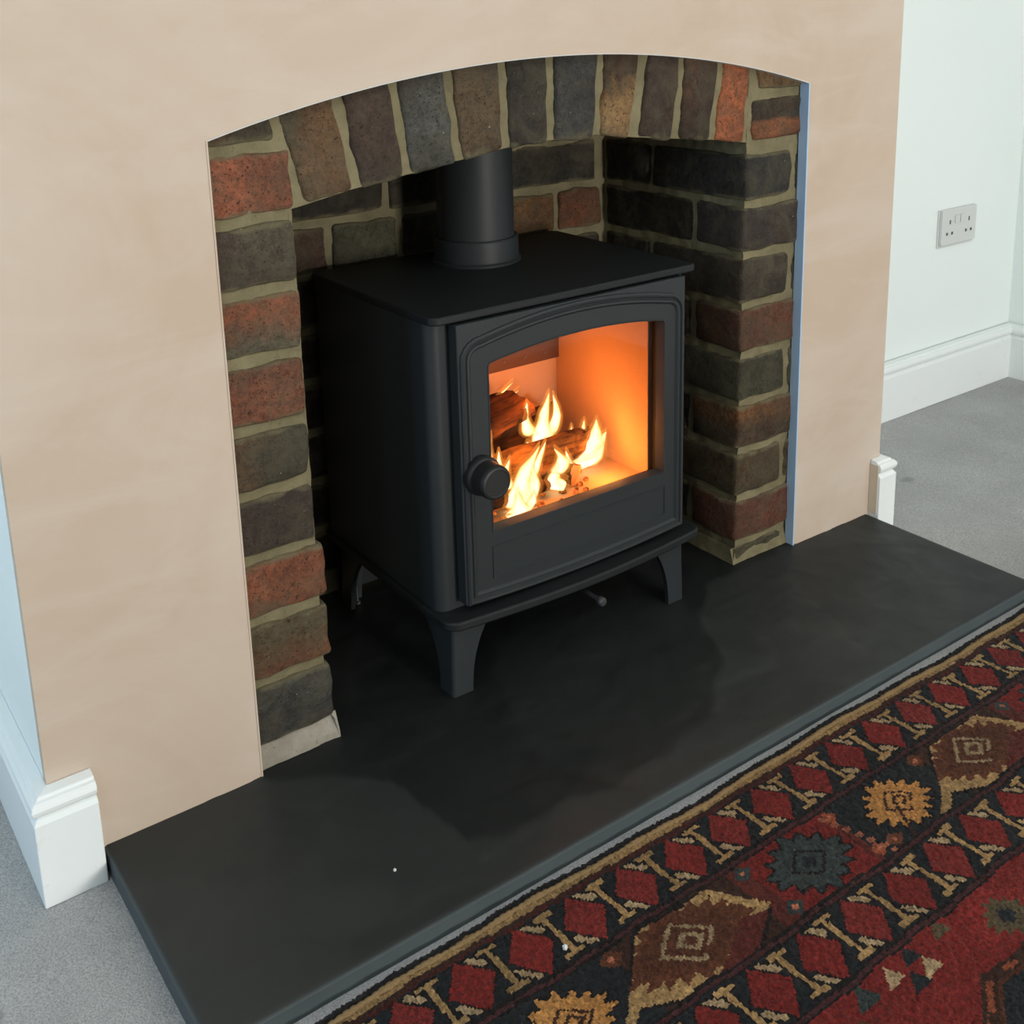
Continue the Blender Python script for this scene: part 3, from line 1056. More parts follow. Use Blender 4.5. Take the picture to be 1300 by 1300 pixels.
part(Grp().box(0.252, 0.654, 0.2935, 0.2965, 0.012, 0.482).build('added_shade_plate', M_IRON2, None))  # added black plate, stands in for the shade behind and under the stove
# hearth-side ash pan box under the firebox
part(Grp().box(0.30, 0.61, 0.03, 0.27, 0.1125, 0.1860).build('grate_box', M_IRON2, None))

# firebox linings
vt = NT('vermiculite_board')
vv = vt.coord()
vt.base(vt.mix(vt.noise(vv, 350, 2), (0.46, 0.29, 0.18, 1), (0.54, 0.36, 0.23, 1))).rough(0.9, 0.1)
vt.bump(vt.noise(vv, 300, 3), 0.3, 0.001)
M_VERM = vt.m
FX0, FX1, FB, FZ = 0.309, 0.5990, 0.2140, 0.1945
part(Grp().box(FX1, FX1 + 0.02, 0.0125, FB, FZ, 0.47).build('firebrick_panel', M_VERM, None, bevel=0.0008))
part(Grp().box(FX0 - 0.02, FX0, 0.0125, FB, FZ, 0.47).build('firebrick_panel', M_VERM, None, bevel=0.0008))
part(Grp().box(FX0 - 0.02, FX1 + 0.02, FB + 0.0005, FB + 0.0205, FZ, 0.3215).build('firebrick_panel', M_VERM, None, bevel=0.0008))
part(Grp().box(FX0 - 0.02, FX1 + 0.02, 0.0125, FB + 0.02, FZ - 0.008, FZ).build('firebox_floor', M_VERM, None))
M_AIR = simple('heat_browned_steel', (0.085, 0.045, 0.028, 1), 0.7, 0.3, 0, 60, 0.1)
ab = part(Grp().box(FX0, FX1, FB - 0.006, FB + 0.02, 0.3215, 0.47).build('air_bar', M_AIR, None))
for i in range(7):
    x = 0.345 + i * 0.038
    part(Grp().lathe([(0.0021, 0), (0.0021, 0.001)], (x, FB - 0.0060, 0.3340), 'y', 8).build('air_hole', M_SLOT, None), ab)
part(Grp().box(FX0 - 0.02, FX1 + 0.02, 0.0125, FB + 0.02, 0.4705, 0.4765).build('baffle_plate', M_AIR, None))


# ------------------------------------------------------------------ fire: logs, embers, flames
def log_mat(name, c1, c2, seed):
    t = NT(name)
    v = t.coord('Object', (1, 1, 1), (seed, seed * 2, 0))
    g = t.noise(t.coord('Object', (14, 110, 110), (seed, 0, 0)), 1.0, 5, 0.7)
    c = t.mix(t.ramp(g, [(0.35, 0.0), (0.65, 1.0)]), lin(c1), lin(c2))
    c = t.mix(t.ramp(t.noise(v, 35, 4), [(0.5, 0.0), (0.66, 0.9)]), c, (0.012, 0.009, 0.007, 1))
    t.base(c).rough(0.9, 0.15)
    t.bump(t.noise(t.coord('Object', (20, 160, 160)), 1.0, 5, 0.75), 0.9, 0.004)
    return t.m


def split_log(a, b, r, mat, endmat, label, seed, tri=True):
    """a split log along a -> b: wedge section, ragged bark and flat sawn ends"""
    a, b = Vector(a), Vector(b)
    L = (b - a).length
    rot = (b - a).to_track_quat('X', 'Z')
    n, m = 14, 12
    v, f = [], []
    for i in range(m + 1):
        x = -L / 2 + L * i / m
        for k in range(n):
            an = 2 * math.pi * k / n
            rr = r * (1 / max(abs(math.cos(an * 1.5 / 1.0 - 0.6 + seed)), 0.62) * 0.80) if tri else r
            rr *= 1 + 0.14 * noise.noise((x * 30 + seed, math.cos(an) * 1.5, math.sin(an) * 1.5 + seed))
            rr *= 1 + 0.06 * noise.noise((x * 120, k * 2.7, seed))
            v.append((x, rr * math.cos(an), rr * math.sin(an) * 0.9))
    for i in range(m):
        for k in range(n):
            l = (k + 1) % n
            f.append((i * n + k, i * n + l, (i + 1) * n + l, (i + 1) * n + k))
    o = obj('split_log', v, f, mat, None, True)
    for i in (0, m):
        e = Grp()
        ring = [v[i * n + k] for k in range(n)]
        off = -0.0002 if i == 0 else 0.0002
        cen = (ring[0][0] + off * 4, 0, 0)
        e.add([(p[0], p[1], p[2]) for p in ring] + [cen], [(k, (k + 1) % n, n) for k in range(n)])
        e.build('sawn_end', endmat, o)
    o.location = (a + b) / 2
    o.rotation_mode = 'QUATERNION'
    o.rotation_quaternion = rot
    return props(o, label, 'log', 'burning logs in the stove')


M_LOG1 = log_mat('charred_log_bark', (96, 60, 36), (44, 28, 18), 1.0)
M_LOG2 = log_mat('half_burnt_log_bark', (128, 92, 52), (58, 40, 24), 4.0)
tE = NT('sawn_log_end')
tE.base(tE.mix(tE.noise(tE.coord('Object', (30, 120, 120)), 1.0, 3), lin((222, 184, 128)), lin((176, 128, 78)))).rough(0.9, 0.1)
M_END = tE.m
split_log((0.330, 0.120, 0.272), (0.478, 0.150, 0.284), 0.027, M_LOG1, M_END, 'thick charred log at the back, topmost behind the tall flame', 1.0)
split_log((0.345, 0.085, 0.240), (0.556, 0.098, 0.236), 0.020, M_LOG2, M_END, 'long log lying across the front whose sawn end points right', 2.3)
split_log((0.512, 0.182, 0.240), (0.548, 0.148, 0.264), 0.014, M_LOG1, M_END, 'stubby dark log tip standing up behind the long log', 3.1)
split_log((0.380, 0.060, 0.222), (0.468, 0.072, 0.224), 0.0125, M_LOG2, M_END, 'small pale-ended log just below the long log', 4.4)
split_log((0.472, 0.116, 0.2140), (0.500, 0.050, 0.2130), 0.0135, M_LOG2, M_END, 'short log lowest at the right near the glass', 5.2)
split_log((0.345, 0.052, 0.2120), (0.455, 0.056, 0.2115), 0.012, M_LOG1, M_END, 'thin charred log lowest at the front left under the flames', 6.7)
split_log((0.400, 0.170, 0.2170), (0.520, 0.185, 0.2175), 0.016, M_LOG1, M_END, 'dark log at the bottom of the pile against the rear panel', 7.9)

# ember bed: loose glowing crumbs
et = NT('glowing_embers')
ev = et.coord()
ec = et.noise(ev, 90, 3, 0.7)
et.base((0.05, 0.03, 0.02, 1)).rough(0.95, 0.1)
et.l(et.ramp(ec, [(0.42, (0.0, 0.0, 0.0, 1)), (0.55, (1.0, 0.16, 0.02, 1)), (0.75, (1.0, 0.50, 0.10, 1))]), et.b.inputs['Emission Color'])
et.b.inputs['Emission Strength'].default_value = 0.9
eg = Grp()
rnd = random.Random(3)
for i in range(110):
    x, y = rnd.uniform(0.335, 0.545), rnd.uniform(0.025, 0.180)
    if x > 0.50 and rnd.random() < 0.6: continue
    s = rnd.uniform(0.0020, 0.0048)
    v = [(x + s * rnd.uniform(.6, 1) * sx, y + s * rnd.uniform(.6, 1) * sy, FZ + 0.0003 + (s * rnd.uniform(.7, 1.3) if sz else 0)) for sx in (-1, 1) for sy in (-1, 1) for sz in (0, 1)]
    eg.add(v, [(0, 1, 3, 2), (4, 6, 7, 5), (0, 4, 5, 1), (2, 3, 7, 6), (0, 2, 6, 4), (1, 5, 7, 3)])
o = eg.build('ember_bed', et.m)
props(o, 'loose bed of glowing embers under the logs', 'embers', kind='stuff')

ft = NT('flame')
ft.t.nodes.remove(ft.b)
sep = ft.n('ShaderNodeSeparateXYZ'); ft.l(ft.n('ShaderNodeTexCoord').outputs['Generated'], sep.inputs[0])
lw = ft.n('ShaderNodeLayerWeight'); lw.inputs['Blend'].default_value = 0.5
core = ft.math('SUBTRACT', 1.0, lw.outputs['Facing'])
nz = ft.noise(ft.coord('Object'), 60, 3)
hot = ft.math('ADD', ft.math('MULTIPLY', core, 0.9), ft.math('MULTIPLY', ft.math('SUBTRACT', 1.0, sep.outputs[2]), 0.35))
hot = ft.math('ADD', hot, ft.math('MULTIPLY', ft.math('SUBTRACT', nz, 0.5), 0.5))
colr = ft.ramp(hot, [(0.12, (1.0, 0.16, 0.02, 1)), (0.42, (1.0, 0.36, 0.05, 1)), (0.70, (1.0, 0.66, 0.20, 1)), (1.0, (1.0, 0.88, 0.55, 1))])
em = ft.n('ShaderNodeEmission'); ft.l(colr, em.inputs['Color'])
ft.l(ft.math('ADD', 0.80, ft.math('MULTIPLY', hot, 2.3)), em.inputs['Strength'])
trn = ft.n('ShaderNodeBsdfTransparent')
mx = ft.n('ShaderNodeMixShader')
ft.l(ft.ramp(core, [(0.06, 0.0), (0.45, 0.45), (0.85, 0.97)]), mx.inputs[0])
ft.l(trn.outputs[0], mx.inputs[1]); ft.l(em.outputs[0], mx.inputs[2]); ft.l(mx.outputs[0], ft.out.inputs['Surface'])
M_FLAME = ft.m
mt = NT('flame_mantle')
mt.t.nodes.remove(mt.b)
lw2 = mt.n('ShaderNodeLayerWeight'); lw2.inputs['Blend'].default_value = 0.5
em2 = mt.n('ShaderNodeEmission'); em2.inputs['Color'].default_value = (1.0, 0.34, 0.06, 1); em2.inputs['Strength'].default_value = 1.3
tr2 = mt.n('ShaderNodeBsdfTransparent'); mx2 = mt.n('ShaderNodeMixShader')
mt.l(mt.ramp(lw2.outputs['Facing'], [(0.15, 0.32), (0.85, 0.0)]), mx2.inputs[0])
mt.l(tr2.outputs[0], mx2.inputs[1]); mt.l(em2.outputs[0], mx2.inputs[2]); mt.l(mx2.outputs[0], mt.out.inputs['Surface'])
M_MANTLE = mt.m


def flame(tongues, label, seed):
    """each tongue: list of centre points from root to tip, with the widest radius; one mesh of joined teardrops"""
    g = Grp()
    for ti, (pts, wid) in enumerate(tongues):
        P = [Vector(p) for p in pts]
        # smooth centreline
        C = []
        S = 14
        for i in range(S + 1):
            t = i / S * (len(P) - 1)
            k = min(int(t), len(P) - 2); u = t - k
            p0, p1, p2, p3 = P[max(k - 1, 0)], P[k], P[k + 1], P[min(k + 2, len(P) - 1)]
            C.append(0.5 * ((2 * p1) + (p2 - p0) * u + (2 * p0 - 5 * p1 + 4 * p2 - p3) * u * u + (3 * p1 - p0 - 3 * p2 + p3) * u ** 3))
        v, f = [], []
        n = 14
        for i, c in enumerate(C):
            t = i / S
            rr = wid * (max(0.02, math.sin(math.pi * min(1, 0.16 + 0.84 * t) ** 0.62)) ** 1.0) * (1 - 0.35 * t)
            for k in range(n):
                an = 2 * math.pi * k / n
                d = 1 + 0.38 * noise.noise((c.z * 60 + math.cos(an) * 0.9 + seed, math.sin(an) * 0.9, seed + ti * 3))
                v.append((c.x + rr * d * math.cos(an), c.y + rr * d * math.sin(an) * 0.8, c.z + 0.3 * rr * noise.noise((an, t * 4, seed))))
        for i in range(S):
            for k in range(n):
                l = (k + 1) % n
                f.append((i * n + k, i * n + l, (i + 1) * n + l, (i + 1) * n + k))
        f += [list(range(n))[::-1], [S * n + k for k in range(n)]]
        g.add(v, f)
    loc = Vector(tongues[0][0][0])
    o = g.build('flame', M_FLAME, None, False, loc=loc)
    for p in o.data.polygons: p.use_smooth = True
    # the dim outer mantle round the bright body
    mg_ = Grp()
    cen = sum((Vector(p) for p in g.v), Vector()) / len(g.v)
    rings = []
    k = 0
    for ti in range(len(tongues)):
        n, S = 14, 14
        vv = []
        for i in range(S + 1):
            ring = [Vector(g.v[k + i * n + q]) for q in range(n)]
            c = sum(ring, Vector()) / n
            for p in ring:
                d = p - c
                q = c + d * 1.25 + d.normalized() * 0.0026 * (1 - 0.5 * i / S)
                vv.append(q + Vector((0, 0, 0.006 * (i / S) ** 2)))
        ff = [(i * n + q, i * n + (q + 1) % n, (i + 1) * n + (q + 1) % n, (i + 1) * n + q) for i in range(S) for q in range(n)]
        mg_.add([p - loc for p in vv], ff)
        k += n * (S + 1)
    mo = mg_.build('mantle', M_MANTLE, o)
    for p in mo.data.polygons: p.use_smooth = True
    return props(o, label, 'flame', 'flames in the stove')


FLAMES = [
    ([([(0.420, 0.165, 0.272), (0.450, 0.165, 0.288), (0.492, 0.165, 0.304)], 0.010), ([(0.400, 0.16, 0.285), (0.440, 0.16, 0.300), (0.482, 0.165, 0.318)], 0.007)],
     'low yellow flame licking along the top of the back log'),
    ([([(0.492, 0.110, 0.232), (0.490, 0.110, 0.262), (0.505, 0.112, 0.312)], 0.020), ([(0.474, 0.115, 0.258), (0.466, 0.115, 0.280), (0.470, 0.117, 0.304)], 0.012),
      ([(0.482, 0.105, 0.236), (0.468, 0.105, 0.243), (0.460, 0.105, 0.252)], 0.013), ([(0.510, 0.120, 0.245), (0.524, 0.120, 0.272), (0.522, 0.125, 0.302)], 0.010)],
     'tall white flame rising above the back log at the centre'),
    ([([(0.536, 0.080, 0.206), (0.556, 0.079, 0.222), (0.580, 0.078, 0.246)], 0.0235), ([(0.545, 0.082, 0.215), (0.560, 0.080, 0.236), (0.564, 0.080, 0.268)], 0.020),
      ([(0.543, 0.095, 0.222), (0.550, 0.094, 0.240), (0.548, 0.088, 0.268)], 0.014), ([(0.526, 0.098, 0.226), (0.532, 0.098, 0.242), (0.533, 0.098, 0.259)], 0.008)],
     'bright flame curling round the right end of the long log'),
    ([([(0.396, 0.046, 0.200), (0.406, 0.046, 0.232), (0.438, 0.048, 0.270)], 0.021), ([(0.412, 0.044, 0.200), (0.424, 0.044, 0.220), (0.424, 0.046, 0.246)], 0.018),
      ([(0.384, 0.05, 0.226), (0.382, 0.05, 0.244), (0.392, 0.052, 0.262)], 0.012), ([(0.424, 0.05, 0.226), (0.436, 0.05, 0.246), (0.452, 0.052, 0.272)], 0.009)],
     'big white flame in front of the logs beside the knob'),
    ([([(0.352, 0.055, 0.238), (0.356, 0.055, 0.262), (0.366, 0.056, 0.302)], 0.015), ([(0.370, 0.055, 0.230), (0.376, 0.055, 0.250), (0.378, 0.056, 0.276)], 0.011)],
     'small flame at the left edge of the glass above the knob'),
    ([([(0.466, 0.050, 0.203), (0.462, 0.050, 0.216), (0.474, 0.051, 0.238)], 0.017), ([(0.470, 0.05, 0.224), (0.478, 0.05, 0.240), (0.466, 0.052, 0.258)], 0.012),
      ([(0.494, 0.06, 0.205), (0.498, 0.06, 0.222), (0.494, 0.062, 0.244)], 0.012)],
     'white flame low in the middle under the long log'),
    ([([(0.380, 0.024, 0.197), (0.386, 0.024, 0.209), (0.384, 0.025, 0.230)], 0.016), ([(0.396, 0.028, 0.197), (0.408, 0.028, 0.205), (0.414, 0.029, 0.216)], 0.011)],
     'small bright flame at the bottom left just below the knob'),
]
for i, (tg, lab) in enumerate(FLAMES): flame(tg, lab, 2.0 + i * 1.7)


def fire_light(loc, watts, col, r=0.02):
    d = bpy.data.lights.new('fire_light', 'POINT')
    d.energy = watts; d.color = col; d.shadow_soft_size = r
    o = bpy.data.objects.new('fire_light', d)
    COL.objects.link(o); o.location = loc
    return o


fire_light((0.548, 0.080, 0.238), 1.05, (1.0, 0.32, 0.060), 0.03)
fire_light((0.430, 0.050, 0.260), 1.0, (1.0, 0.32, 0.060), 0.03)
fire_light((0.545, 0.028, 0.222), 0.25, (1.0, 0.36, 0.08), 0.02)
fire_light((0.480, 0.110, 0.310), 0.80, (1.0, 0.28, 0.05), 0.03)

# ------------------------------------------------------------------ double socket on the alcove wall
sx0, sx1, sz0, sz1 = 1.688, 1.810, 0.317, 0.393
sock = empty('wall_socket', ((sx0 + sx1) / 2, AY, (sz0 + sz1) / 2))
props(sock, 'white double power socket low on the right alcove wall', 'socket')


def sp(o):
    o.parent = sock; o.matrix_parent_inverse = Matrix.Translation(-sock.location); return o


sp(Grp().box(sx0 - 0.004, sx1 + 0.003, AY - 0.003, AY - 0.0002, sz0 - 0.006, sz1).build('back_box', M_PLASTIC, None, bevel=0.001))
sp(Grp().prism(rrect(sx0, sx1, sz0, sz1, 0.004), lambda p: (p[0], AY - 0.010, p[1]), lambda p: (p[0], AY - 0.003, p[1])).build('face_plate', M_PLASTIC, None, True, bevel=0.001))
scx = (sx0 + sx1) / 2
for s in (-1, 1):
    cx = scx + s * 0.034
    sp(Grp().box(scx + s * 0.010 - 0.008, scx + s * 0.010 + 0.008, AY - 0.0122, AY - 0.010, sz1 - 0.031, sz1 - 0.014).build('rocker_switch', M_PLASTIC, None, bevel=0.0008))
    sp(Grp().box(cx - 0.002, cx + 0.002, AY - 0.0104, AY - 0.0098, sz0 + 0.044, sz0 + 0.053).build('pin_slot', M_SLOT, None))
    for q in (-1, 1):
        sp(Grp().box(cx + q * 0.009 - 0.003, cx + q * 0.009 + 0.003, AY - 0.0104, AY - 0.0098, sz0 + 0.021, sz0 + 0.027).build('pin_slot', M_SLOT, None))

# ------------------------------------------------------------------ rug
def rug():
    CELL = 0.0022
    X0, X1 = -0.20, 1.46
    Y0 = -0.3050
    DEP = 0.80
    nx, nv = int((X1 - X0) / CELL), int(DEP / CELL)
    xs = X0 + (np.arange(nx) + 0.5) * CELL
    vs = (np.arange(nv) + 0.5) * CELL          # distance into the rug from the hearth side
    X, V = np.meshgrid(xs, vs, indexing='ij')
    rng = np.random.default_rng(5)
    C = np.zeros((nx, nv, 3))
    def col(c): return np.array(lin(c)[:3])
    RED, DRED, NAVY, TAN, CREAM = col((120, 38, 34)), col((86, 38, 32)), col((32, 38, 42)), col((164, 134, 90)), col((168, 146, 112))
    PLUM, BROWN, DBROWN, GOLD, TEAL, RUST = col((66, 36, 38)), col((92, 54, 36)), col((56, 36, 28)), col((178, 128, 72)), col((52, 62, 62)), col((140, 74, 50))
    PINK = col((170, 104, 78)); OLIVE = col((84, 74, 54)); BLACK = col((24, 22, 22))

    def put(mask, c): C[mask] = c

    def polymask(pts):
        m = np.zeros(X.shape, bool)
        n = len(pts)
        for i in range(n):
            (x1, y1), (x2, y2) = pts[i], pts[(i + 1) % n]
            if y1 == y2: continue
            cond = ((y1 > V) != (y2 > V)) & (X < (x2 - x1) * (V - y1) / (y2 - y1) + x1)
            m ^= cond
        return m

    def local(x0, x1, v0, v1): return (X > x0) & (X < x1) & (V > v0) & (V < v1)
    # row jitter so that straight lines look hand knotted
    wob = 0.0012 * np.sin(xs * 37)[:, None] + 0.0009 * np.sin(xs * 91 + 1.3)[:, None]
    V = V + wob - 0.0035 * np.clip(V / 0.02, 0, 1)
    put(V < 0.800, RED)
    put(V < 0.250, DBROWN)

    def stripes(v, w, c): put((V > v) & (V < v + w), c)
    stripes(0.0, 0.0095, BLACK); stripes(0.0095, 0.008, TAN * 0.80); stripes(0.0175, 0.004, DBROWN); stripes(0.0215, 0.0065, DRED * 0.62)

    def border(v0, ph):
        # v0 = start of the band, 0.061 wide; red diamonds every 65.5 mm with I bars between
        H = 0.0605
        vc = v0 + H / 2
        put((V > v0) & (V < v0 + H), NAVY * 0.75)
        P = 0.0655
        t = (X - ph + P / 2) % P - P / 2          # -P/2..P/2, diamond at 0
        dv = V - vc
        band = (np.abs(dv) < H / 2)
        dia = band & (np.abs(t) / 0.0250 + np.abs(dv) / 0.0310 < 1.0)
        diao = band & (np.abs(t) / 0.0270 + np.abs(dv) / 0.0335 < 1.0)
        shade = rng.integers(0, 3, 60)
        idx = np.floor((X - ph + P / 2) / P).astype(int) % 60
        # cream wedges on the upper right and lower left flanks
        s = np.where(dv < 0, t, -t)
        a = np.abs(dv)
        stepw = 0.0016 * np.round(np.sin(a * 420) * 1.0)
        edge = 0.0270 * (1 - a / 0.0335)
        wedge = band & (s > edge + 0.0012) & (s < edge + 0.0100 + stepw) & (a > 0.011) & (a < 0.0275)
        wo = band & (s > edge) & (s < edge + 0.0122 + stepw) & (a > 0.0095) & (a < 0.0285)
        put(wo, BLACK)
        put(wedge, CREAM * 0.92)
        put(diao, BLACK)
        for k in range(3): put(dia & (shade[idx] == k), (RED, RED * 0.86, RED * 0.92 + 0.004)[k])
        # I bars half way between, leaning a little
        tb = (X - ph) % P - P / 2 - dv * 0.05
        bar = (np.abs(tb) < 0.0030) & (a < 0.026)
        ser = (np.abs(tb + np.sign(dv) * 0.001) < 0.0112) & (a > 0.0222) & (a < 0.0275)
        baro = (np.abs(tb) < 0.0048) & (a < 0.028) | (np.abs(tb) < 0.0130) & (a > 0.0205) & (a < 0.0290)
        sh2 = rng.uniform(0.75, 1.1, 60)
        i2 = np.floor((X - ph) / P).astype(int) % 60
        put(baro & band, BLACK)
        m = (bar | ser) & band
        C[m] = TAN * sh2[i2[m]][:, None]
    border(0.0250, 0.1720)
    stripes(0.0855, 0.004, BLACK); stripes(0.0895, 0.004, PLUM); stripes(0.0935, 0.003, BLACK)
    # ---- main band of hexagons, v 0.097..0.178
    v0, v1 = 0.0965, 0.1780
    vc = (v0 + v1) / 2
    put((V > v0) & (V < v1), DBROWN)
    inband = (V > v0) & (V < v1)
    PER = 0.4580

    def serr(k, amp): return amp * (np.abs(((k * 1.0) % 1.0) - 0.5) * 2)

    def saw_ellipse(cx, cv, rx, rv, teeth, amp):
        an = np.arctan2((V - cv) / rv, (X - cx) / rx)
        rr = 0.45 * np.hypot((X - cx) / rx, (V - cv) / rv) + 0.55 * 0.84 * (np.abs(X - cx) / rx + np.abs(V - cv) / rv)
        return rr < 1 - amp * (np.abs(((an / (2 * math.pi) * teeth) % 1) - 0.5) * 2)

    def diamond(cx, cv, rx, rv): return np.abs(X - cx) / rx + np.abs(V - cv) / rv

    def spiral(cx, cv, c, sc=1.0):
        d = diamond(cx, cv, 0.026 * sc, 0.020 * sc)
        put((d > 0.86) & (d < 1.06) & inband & ~((X > cx + 0.004) & (V > cv + 0.010 * sc)), c)
        d2 = diamond(cx + 0.003 * sc, cv, 0.012 * sc, 0.009 * sc)
        put((d2 > 0.6) & (d2 < 1.15) & inband, c)

    for rep in range(-2, 4):
        o = rep * PER
        # pointed cells leaning along the band: tan hexagon / teal on red / gold on navy
        hx = 0.2330 + o
        sl = lambda p: (p[0], p[1])
        cell = [(hx - 0.105, v1), (hx - 0.070, vc + 0.004), (hx - 0.012, v0), (hx + 0.062, v0 + 0.002), (hx + 0.090, vc), (hx + 0.030, v1)]
        # background fields
        put(inband & (np.abs(X - (hx + 0.165)) < 0.082), DRED)
        put(inband & (np.abs(X - (hx + 0.165)) < 0.060), RED * 0.8)
        put(inband & (np.abs(X - (hx + 0.311)) < 0.078), NAVY * 0.8)
        # gold medallion on navy
        gx = hx + 0.311
        put(saw_ellipse(gx, vc, 0.053, 0.041, 16, 0.26) & inband, BLACK)
        put(saw_ellipse(gx, vc, 0.048, 0.037, 16, 0.30) & inband, GOLD)
        spiral(gx + 0.002, vc, DBROWN, 0.90)
        put(inband & (np.abs(X - gx + 0.004 + (V - vc) * 0.6) < 0.0022) & (V > vc + 0.004), DBROWN)
        # teal medallion on red
        tx = hx + 0.166
        put(saw_ellipse(tx, vc, 0.058, 0.043, 14, 0.24) & inband, BLACK)
        put(saw_ellipse(tx, vc, 0.054, 0.039, 14, 0.28) & inband, TEAL)
        d = diamond(tx, vc, 0.026, 0.019); put((d > 0.85) & (d < 1.05) & inband, BLACK)
        put((diamond(tx, vc, 0.012, 0.009) < 1) & inband, NAVY)
        # tan hexagon with a serrated inside and brown heart
        out = [(hx - 0.098, vc + 0.020), (hx - 0.038, v0 + 0.004), (hx + 0.046, v0 + 0.004), (hx + 0.088, v1 - 0.028), (hx + 0.046, v1 - 0.001), (hx - 0.050, v1 - 0.001)]
        put(polymask([(x + 0.003 * np.sign(x - hx), y + 0.003 * np.sign(y - vc)) for x, y in out]) & inband, BLACK)
        hexm = polymask(out) & inband
        put(hexm, TAN * 0.95)
        put(saw_ellipse(hx - 0.002, vc - 0.002, 0.084, 0.043, 20, 0.24) & hexm, BROWN)
        put(saw_ellipse(hx - 0.002, vc - 0.002, 0.064, 0.032, 20, 0.22) & hexm, BROWN * 0.78)
        spiral(hx - 0.004, vc - 0.002, CREAM * 0.72, 1.25)
        put(polymask([(hx - 0.004, v1), (hx + 0.046, v1), (hx + 0.085, v1 - 0.026), (hx + 0.060, v1 - 0.034)]) & inband, DRED)
        # arms that link the cells
        put(polymask([(hx + 0.046, v0 + 0.002), (hx + 0.056, v0 + 0.002), (hx + 0.094, v1 - 0.03), (hx + 0.084, v1 - 0.026)]) & inband, TAN)
        put(polymask([(hx - 0.098, vc + 0.020), (hx - 0.128, v1), (hx - 0.112, v1), (hx - 0.086, vc + 0.024)]) & inband, TAN * 0.9)
        # small filler blocks
        for fx, fv, s, cc in ((hx + 0.100, v0 + 0.010, 0.010, TEAL), (hx + 0.232, v0 + 0.010, 0.009, RUST), (hx + 0.238, v1 - 0.012, 0.009, RUST), (hx + 0.108, v1 - 0.010, 0.010, TEAL),
                              (hx + 0.385, v0 + 0.010, 0.011, BROWN), (hx + 0.262, v1 - 0.010, 0.010, BROWN * 1.2)):
            put((diamond(fx, fv, s * 1.25, s) < 1) & inband, cc)
            put((diamond(fx, fv, s * 0.4, s * 0.35) < 1) & inband, PINK)
        put(inband & (np.abs(X - (hx + 0.2365) - (V - vc) * 0.35) < 0.004) & (np.sin(V * 500) > -0.2), PINK * 0.8)
    stripes(0.1780, 0.0035, BLACK); stripes(0.1815, 0.004, PLUM); stripes(0.1855, 0.003, BLACK)
    border(0.1880, 0.1853)
    stripes(0.2485, 0.0030, BLACK); stripes(0.2515, 0.0045, PLUM); stripes(0.2560, 0.002, BLACK)
    # ---- field: red ground with rosettes, triangles and a brown octagon band
    F0 = 0.258
    fld = V > F0
    put(fld, RED * 0.92)
    for rep in range(-2, 5):
        o = 0.1860 + rep * 0.308
        put((saw_ellipse(o + 0.307, F0 + 0.034, 0.050, 0.040, 12, 0.25)) & fld, RED * 1.12)
        put((saw_ellipse(o + 0.307, F0 + 0.036, 0.030, 0.024, 12, 0.35)) & fld, OLIVE)
        put((saw_ellipse(o + 0.307, F0 + 0.036, 0.012, 0.010, 8, 0.35)) & fld, NAVY)
        for (fx, fv, s, cc) in ((0.160, 0.014, 0.013, CREAM), (0.176, 0.030, 0.013, NAVY), (0.198, 0.026, 0.013, CREAM), (0.192, 0.008, 0.012, NAVY),
                                (0.122, 0.010, 0.016, TEAL), (0.240, 0.006, 0.012, OLIVE), (0.100, 0.03, 0.010, BROWN)):
            x, y = o + fx, F0 + fv
            put(polymask([(x - s, y + s * 0.7), (x + s * 0.3, y - s * 0.8), (x + s, y + s * 0.6)]) & fld, cc)
        # octagon with a brown ground beyond
        ox, ov = o + 0.280, F0 + 0.150
        oc = np.maximum(np.maximum(np.abs(X - ox) / 0.135, np.abs(V - ov) / 0.088), (np.abs(X - ox) / 0.135 + np.abs(V - ov) / 0.088) / 1.42)
        put((oc < 1) & fld, DBROWN)
        put((oc > 0.90) & (oc < 0.955) & (np.sin(X * 160) + np.sin(V * 190) > -0.6) & fld, RUST)
        put((oc < 0.86) & fld, BROWN * 0.75)
        put((oc < 0.82) & (X < ox) & (V < ov) & fld, NAVY)
        put((oc < 0.82) & (X > ox) & (V > ov) & fld, TEAL * 0.8)
        put((oc > 0.55) & (oc < 0.61) & fld, TAN)
        put((saw_ellipse(ox, ov, 0.040, 0.026, 10, 0.3)) & fld, RED)
        put((saw_ellipse(ox, ov, 0.018, 0.012, 8, 0.3)) & fld, CREAM)
    # knot-to-knot variation
    C *= (1 + 0.16 * rng.standard_normal((nx, nv, 1))).clip(0.55, 1.5)
    C *= (1 + 0.09 * np.sin(xs * 23 + 0.5)[:, None, None] * np.sin(vs * 61)[None, :, None])
    C = np.clip(C * 1.02, 0.003, 1)
    # geometry: quads with a pile height
    gx, gv = np.arange(nx + 1) * CELL + X0, np.arange(nv + 1) * CELL
    GX, GV = np.meshgrid(gx, gv, indexing='ij')
    Z = FLOOR + 0.0130 + 0.0007 * rng.standard_normal(GX.shape) + 0.0008 * np.sin(GX * 31) * np.sin(GV * 24)
    Z -= 0.004 * np.exp(-GV / 0.004)
    EDGE = 0.0022 * np.sin(gx * 13)[:, None] + 0.0012 * np.sin(gx * 41 + 2)[:, None] + 0.0006 * rng.standard_normal((nx + 1, 1))
    Yv = Y0 - 0.0020 * np.clip((GX - 0.55) / 0.8, 0, 1) ** 1.5 - GV + EDGE * np.exp(-GV / 0.05)
    co = np.stack([GX + 0.0003 * rng.standard_normal(GX.shape), Yv, Z], -1).reshape(-1, 3)
    # skirt so that the rug has a real thickness
    nvert = len(co)
    i, j = np.meshgrid(np.arange(nx), np.arange(nv), indexing='ij')
    a = i * (nv + 1) + j
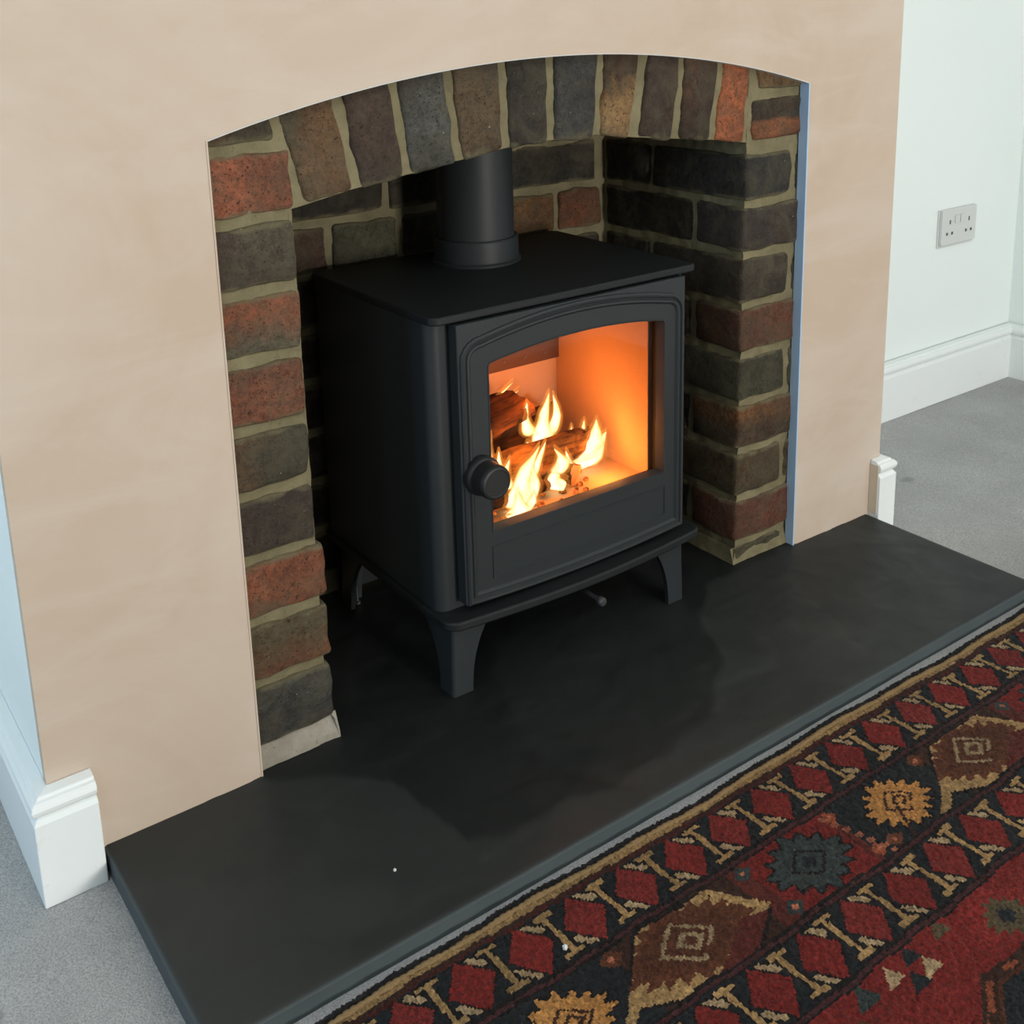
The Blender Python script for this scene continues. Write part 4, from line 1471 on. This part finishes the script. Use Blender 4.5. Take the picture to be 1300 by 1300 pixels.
    q = np.stack([a, a + 1, a + nv + 2, a + nv + 1], -1).reshape(-1, 4)[:, ::-1]
    rim = [ii * (nv + 1) for ii in range(nx + 1)] + [nx * (nv + 1) + jj for jj in range(1, nv + 1)] + [ii * (nv + 1) + nv for ii in range(nx - 1, -1, -1)] + [jj for jj in range(nv - 1, 0, -1)]
    low = co[rim].copy(); low[:, 2] = FLOOR - 0.001
    co = np.concatenate([co, low])
    R_ = len(rim)
    rq_ = np.array([[rim[k], rim[(k + 1) % R_], nvert + (k + 1) % R_, nvert + k] for k in range(R_)])[:, ::-1]
    allq = np.concatenate([q, rq_])
    me = bpy.data.meshes.new('patterned_rug')
    me.vertices.add(len(co)); me.vertices.foreach_set('co', co.astype(np.float32).ravel())
    me.loops.add(allq.size); me.loops.foreach_set('vertex_index', allq.astype(np.int32).ravel())
    me.polygons.add(len(allq)); me.polygons.foreach_set('loop_start', (np.arange(len(allq)) * 4).astype(np.int32))
    me.update(calc_edges=True)
    at = me.color_attributes.new('yarn', 'FLOAT_COLOR', 'CORNER')
    fc = np.ones((len(allq), 4), np.float32)
    fc[:nx * nv, :3] = C.reshape(-1, 3)
    fc[nx * nv:, :3] = (0.03, 0.022, 0.02)
    at.data.foreach_set('color', np.repeat(fc, 4, axis=0).ravel())
    me.validate()
    t = NT('wool_pile')
    ca = t.n('ShaderNodeVertexColor'); ca.layer_name = 'yarn'
    v = t.coord()
    c = t.mix(t.ramp(t.noise(t.coord('Object', (500, 180, 500)), 1.0, 2), [(0.35, 0.45), (0.6, 0.0)]), ca.outputs['Color'], (0.01, 0.008, 0.008, 1))
    t.base(c).rough(0.9, 0.12)
    t.b.inputs['Sheen Weight'].default_value = 0.08
    t.bump(t.noise(v, 600, 2, 0.8), 0.6, 0.002)
    o = link('patterned_rug', me, t.m)
    props(o, 'dark red hand-knotted rug with diamond borders in front of the hearth', 'rug')
    # corded selvedge along the hearth side
    pts = []
    for x in np.arange(X0, X1, 0.0025):
        y = Y0 - 0.0020 * max(0, min(1, (x - 0.55) / 0.8)) ** 1.5 + 0.0022 * math.sin(x * 13) + 0.0012 * math.sin(x * 41 + 2)
        pts.append((x, y - 0.0130, FLOOR + 0.0124))
    sg = Grp().tube(pts, [0.0029 + 0.0005 * math.sin(k * 2.1) + 0.0005 * math.sin(k * 0.37) for k in range(len(pts))], 8)
    props(sg.build('selvedge', simple('tan_wool_cord', lin((136, 114, 82)), 0.95, 0.1, 0, 380, 0.9, 0.003), o, True), 'tan overcast cord along the rug edge')


rug()


# tiny crumbs
def crumb(loc, r, label):
    bm = bmesh.new()
    bmesh.ops.create_icosphere(bm, subdivisions=1, radius=r)
    for v in bm.verts: v.co *= 1 + 0.25 * noise.noise(v.co * 900)
    o = from_bm('crumb', bm, M_PLASTIC)
    o.location = loc
    props(o, label, 'crumb')


crumb((0.0475, -0.2155, 0.0012), 0.0019, 'tiny white crumb lying on the slate hearth')
crumb((0.1330, -0.3810, FLOOR + 0.0155), 0.0030, 'tiny white fluff speck on the rug border')
